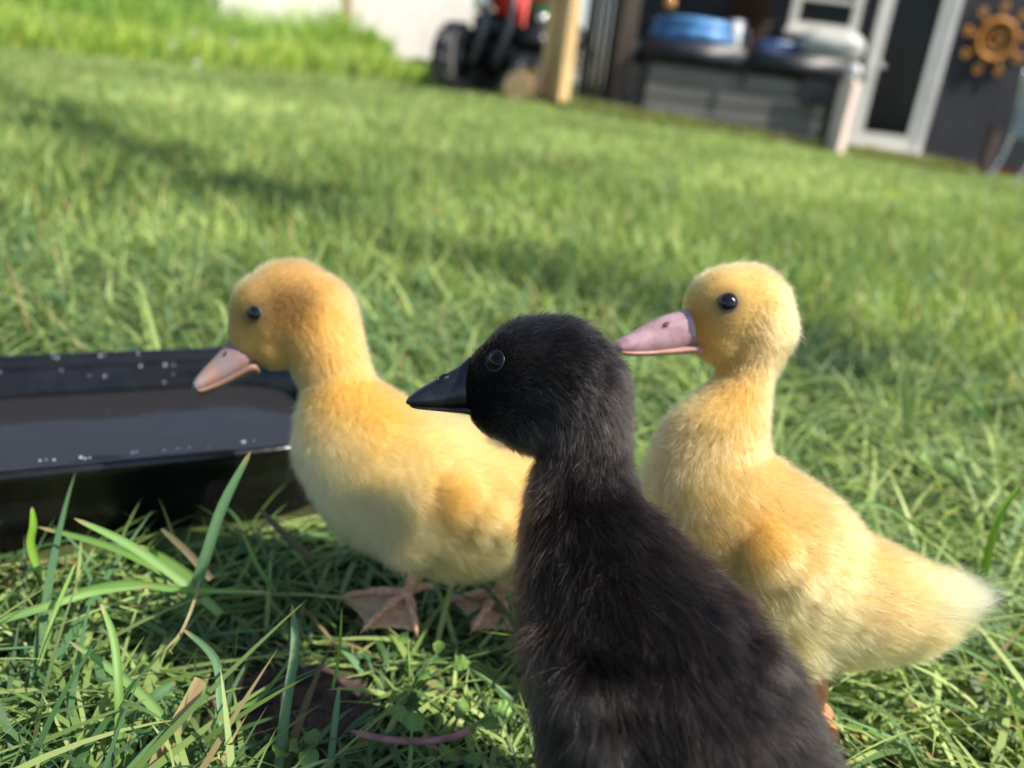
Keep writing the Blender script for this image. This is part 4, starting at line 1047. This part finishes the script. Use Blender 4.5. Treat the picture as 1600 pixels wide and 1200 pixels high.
p = aty(1550, 225, 9.9); z = float(terrain(p[0], 9.9)); root = empty('garden_stake', (p[0], 9.9, z), 'short brown square stake standing by the dark wall beside the chair', 'stake')
bm = bmesh.new(); box(bm, p[0] - .05, p[0] + .05, 9.85, 9.95, z - .03, z + .50, .006); bm_obj('shaft', bm, mat('brown_stake', (.16, .11, .09), .8, .2), root)
bm = bmesh.new(); box(bm, p[0] - .06, p[0] + .06, 9.84, 9.96, z + .502, z + .53, .008); bm_obj('cap', bm, m_timber2, root)

# ================================================================== RIDE-ON MOWER
def mower():
    Y = 9.0; cx = aty(782, 90, Y)[0]; z = float(terrain(cx, Y))
    root = empty('ride_on_mower', (cx, Y, z), 'black and red ride on mower parked by the fence next to the golden posts', 'mower')
    rub = mat('grey_rubber', (.13, .12, .115), .8, .3, var=.2, scale=20, bump=.5)
    blk = mat('black_machine_paint', (.015, .016, .022), .3, .5, var=.2); red = mat('red_bonnet', (.70, .02, .012), .3, .5, var=.05, coat=.4); grn = mat('green_paint', (.02, .12, .04), .35, .5); yel = mat('yellow_hub', (.62, .42, .05), .4); gry = mat('grey_steel', (.16, .16, .17), .4, .5, metal=.3)
    def wheel(c, R, w, ax, hub):
        c = np.array(c); ax = nrm(np.array(ax, float)); a = nrm(np.cross(ax, (0, 0, 1))); b = np.cross(ax, a); bm = bmesh.new(); rings = []
        for k in range(28):
            q = k / 28 * 6.2832; e = a * math.cos(q) + b * math.sin(q); rings.append([bm.verts.new(c + e * (R - o) + ax * s) for o, s in ((.42 * R, -w * .4), (.10 * R, -w * .5), (.02, -w * .35), (0, 0), (.02, w * .35), (.10 * R, w * .5), (.42 * R, w * .4))])
        for k in range(28):
            for j in range(6): bm.faces.new((rings[k][j], rings[k][j + 1], rings[(k + 1) % 28][j + 1], rings[(k + 1) % 28][j]))
        for k in range(14):
            q = k / 14 * 6.2832; e = a * math.cos(q) + b * math.sin(q)
            for s in (-1, 1): tube(bm, [c + e * (R + .003), c + (a * math.cos(q + .16) + b * math.sin(q + .16)) * (R - .01) + ax * s * w * .45], .014, 5)
        wr = bm_obj('wheel', bm, rub, root, False)
        bm = bmesh.new(); tube(bm, [c - ax * w * .32, c - ax * w * .1, c + ax * w * .1, c + ax * w * .32], [R * .55, R * .3, R * .3, R * .55], 20); bm_obj('rim', bm, hub, wr, True)
    wheel((cx - .44, Y - .05, z + .33), .33, .22, (1, -.45, 0), gry); wheel((cx - .20, Y + .75, z + .33), .33, .22, (1, -.45, 0), gry)
    wheel((cx + .28, Y - .28, z + .22), .22, .16, (1, -.45, 0), yel); wheel((cx + .50, Y + .40, z + .22), .22, .16, (1, -.45, 0), yel)
    bm = bmesh.new(); box(bm, cx - .28, cx + .50, Y - .12, Y + .50, z + .25, z + .55, .05); box(bm, cx - .30, cx + .06, Y - .1, Y + .55, z + .50, z + .80, .05); bm_obj('chassis', bm, blk, root, True)
    bm = bmesh.new(); box(bm, cx + .08, cx + .58, Y - .18, Y + .40, z + .42, z + .72, .09); bm_obj('mudguard', bm, blk, root, True)
    bm = bmesh.new()
    vs = [(cx - .15, z + 1.12), (cx + .22, z + 1.12), (cx + .21, z + .66), (cx + .02, z + .74), (cx - .14, z + .84)]
    A = [bm.verts.new((x, Y - .12, zz)) for x, zz in vs]; B = [bm.verts.new((x, Y + .45, zz)) for x, zz in vs]
    bm.faces.new(A); bm.faces.new(B[::-1])
    for i in range(5): bm.faces.new((A[i], B[i], B[(i + 1) % 5], A[(i + 1) % 5]))
    bmesh.ops.bevel(bm, geom=list(bm.edges), offset=.02, segments=2, affect='EDGES'); bm_obj('bonnet', bm, red, root, True)
    bm = bmesh.new(); box(bm, cx + .22, cx + .55, Y + .0, Y + .40, z + .722, z + .92, .05); bm_obj('side_panel', bm, grn, root, True)
    bm = bmesh.new(); box(bm, cx + .25, cx + .6, Y + .1, Y + .45, z + .925, z + .99, .03); box(bm, cx + .54, cx + .62, Y + .1, Y + .45, z + .95, z + 1.35, .03); bm_obj('seat', bm, mat('orange_seat', (.45, .12, .03), .5), root, True)
    for dx, dz in ((-.22, 0), (.02, -.05)):
        bm = bmesh.new(); tube(bm, [(cx + dx - .05, Y - .2, z + .30), (cx + dx + .04, Y - .17, z + .62), (cx + dx + .07, Y - .14, z + .98)], [.035, .035, .03], 10); bm_obj('fork_leg', bm, gry, root, True)
    bm = bmesh.new(); tube(bm, smooth_path([(cx - .32, Y - .25, z + 1.02), (cx - .18, Y - .1, z + 1.08), (cx - .05, Y, z + 1.15)], 8), .016, 8); bm_obj('handlebar', bm, gry, root, True)
    bm = bmesh.new(); ball(bm, (cx - .24, Y - .16, z + .86), .075, 3, (1, .6, 1.2)); bm_obj('headlamp', bm, MAT['chrome'], root, True)
    bm = bmesh.new(); ball(bm, (cx + .36, Y - .02, z + .78), .045, 3, (1.2, .5, 1)); bm_obj('headlamp', bm, MAT['chrome'], root, True)
mower()
# cut log in front of the mower
p = gnd(805, 160); Y = 8.45; p = aty(808, 140, Y); z = float(terrain(p[0], Y))
root = empty('cut_log', (p[0], Y, z), 'pale sawn log lying end on in the grass in front of the mower', 'log')
bm = bmesh.new(); tube(bm, [(p[0], Y, z + .13), (p[0] + .02, Y + .12, z + .13), (p[0] + .05, Y + .45, z + .135)], [.145, .15, .15], 24); bm_obj('bark', bm, mat('log_bark', (.30, .20, .11), .9, .1, bump=1, bscale=30), root, False)
bm = bmesh.new(); tube(bm, [(p[0] - .001, Y - .012, z + .13), (p[0], Y - .002, z + .13)], [.130, .134], 24); bm_obj('cut_end', bm, mat('sawn_wood', (.58, .42, .22), .8, .1, var=.2, scale=30), root, False)
leafy('shrub', 'dark green bush behind the mower against the fence', 'shrub', (aty(845, 60, 10.9)[0], 10.9, 0), (.55, .4, .62), 3500, ((.02, .07, .02), (.06, .14, .03)), .07, 91)

# tree added out of view, its limb placed to throw shade across the lawn
def shade_tree():
    tx, ty = 2.55, .15; r = np.random.default_rng(70)
    root = empty('added_shade_tree', (tx, ty, 0), 'added tree out of view with one long low leafy limb placed to shade the lawn', 'tree')
    bm = bmesh.new(); tube(bm, [(tx, ty, -.1), (tx + .03, ty, .9), (tx - .03, ty + .05, 1.5), (tx - .02, ty + .04, 1.75)], [.10, .08, .06, .04], 14)
    A = smooth_path([(tx - .02, ty + .04, 1.65), (2.0, .5, 2.05), (1.3, 1.05, 2.15), (.6, 1.75, 2.15), (-.2, 2.5, 2.2), (-.8, 3.1, 2.35)], 40)
    tube(bm, A, list(np.linspace(.03, .015, 40)), 10); tw = []
    for k in range(34):
        i = r.integers(7, 39); p = A[i]; d = nrm(r.normal(size=3) * np.array([1, 1, .5]) + np.array([.3, .5, .2])); L = r.uniform(.15, .45); e = p + d * L; tube(bm, [p, (p + e) / 2 + (0, 0, .03), e], [.012, .008, .003], 6); tw.append((p, e))
    bm_obj('trunk', bm, MAT['bark'], root, True)
    pos = []
    for p, e in tw:
        n = 34; t = r.random(n)[:, None]; pos.append(p * (1 - t) + e * t + r.normal(size=(n, 3)) * .045)
    pos = np.concatenate(pos); n = len(pos); d = nrm(r.normal(size=(n, 3))); s_ = nrm(np.cross(d, r.normal(size=(n, 3)))); L = r.uniform(.04, .08, n)[:, None]
    V = np.stack([pos, pos + d * L * .5 + s_ * L * .3, pos + d * L, pos + d * L * .5 - s_ * L * .3], 1).reshape(-1, 3); k = r.random((n, 1))
    link('crown', np_mesh('crown', V, np.arange(4 * n).reshape(-1, 4), np.repeat(np.array([.05, .13, .03]) * (1 - k) + np.array([.10, .20, .04]) * k, 4, 0)), m_grass, root)
shade_tree()
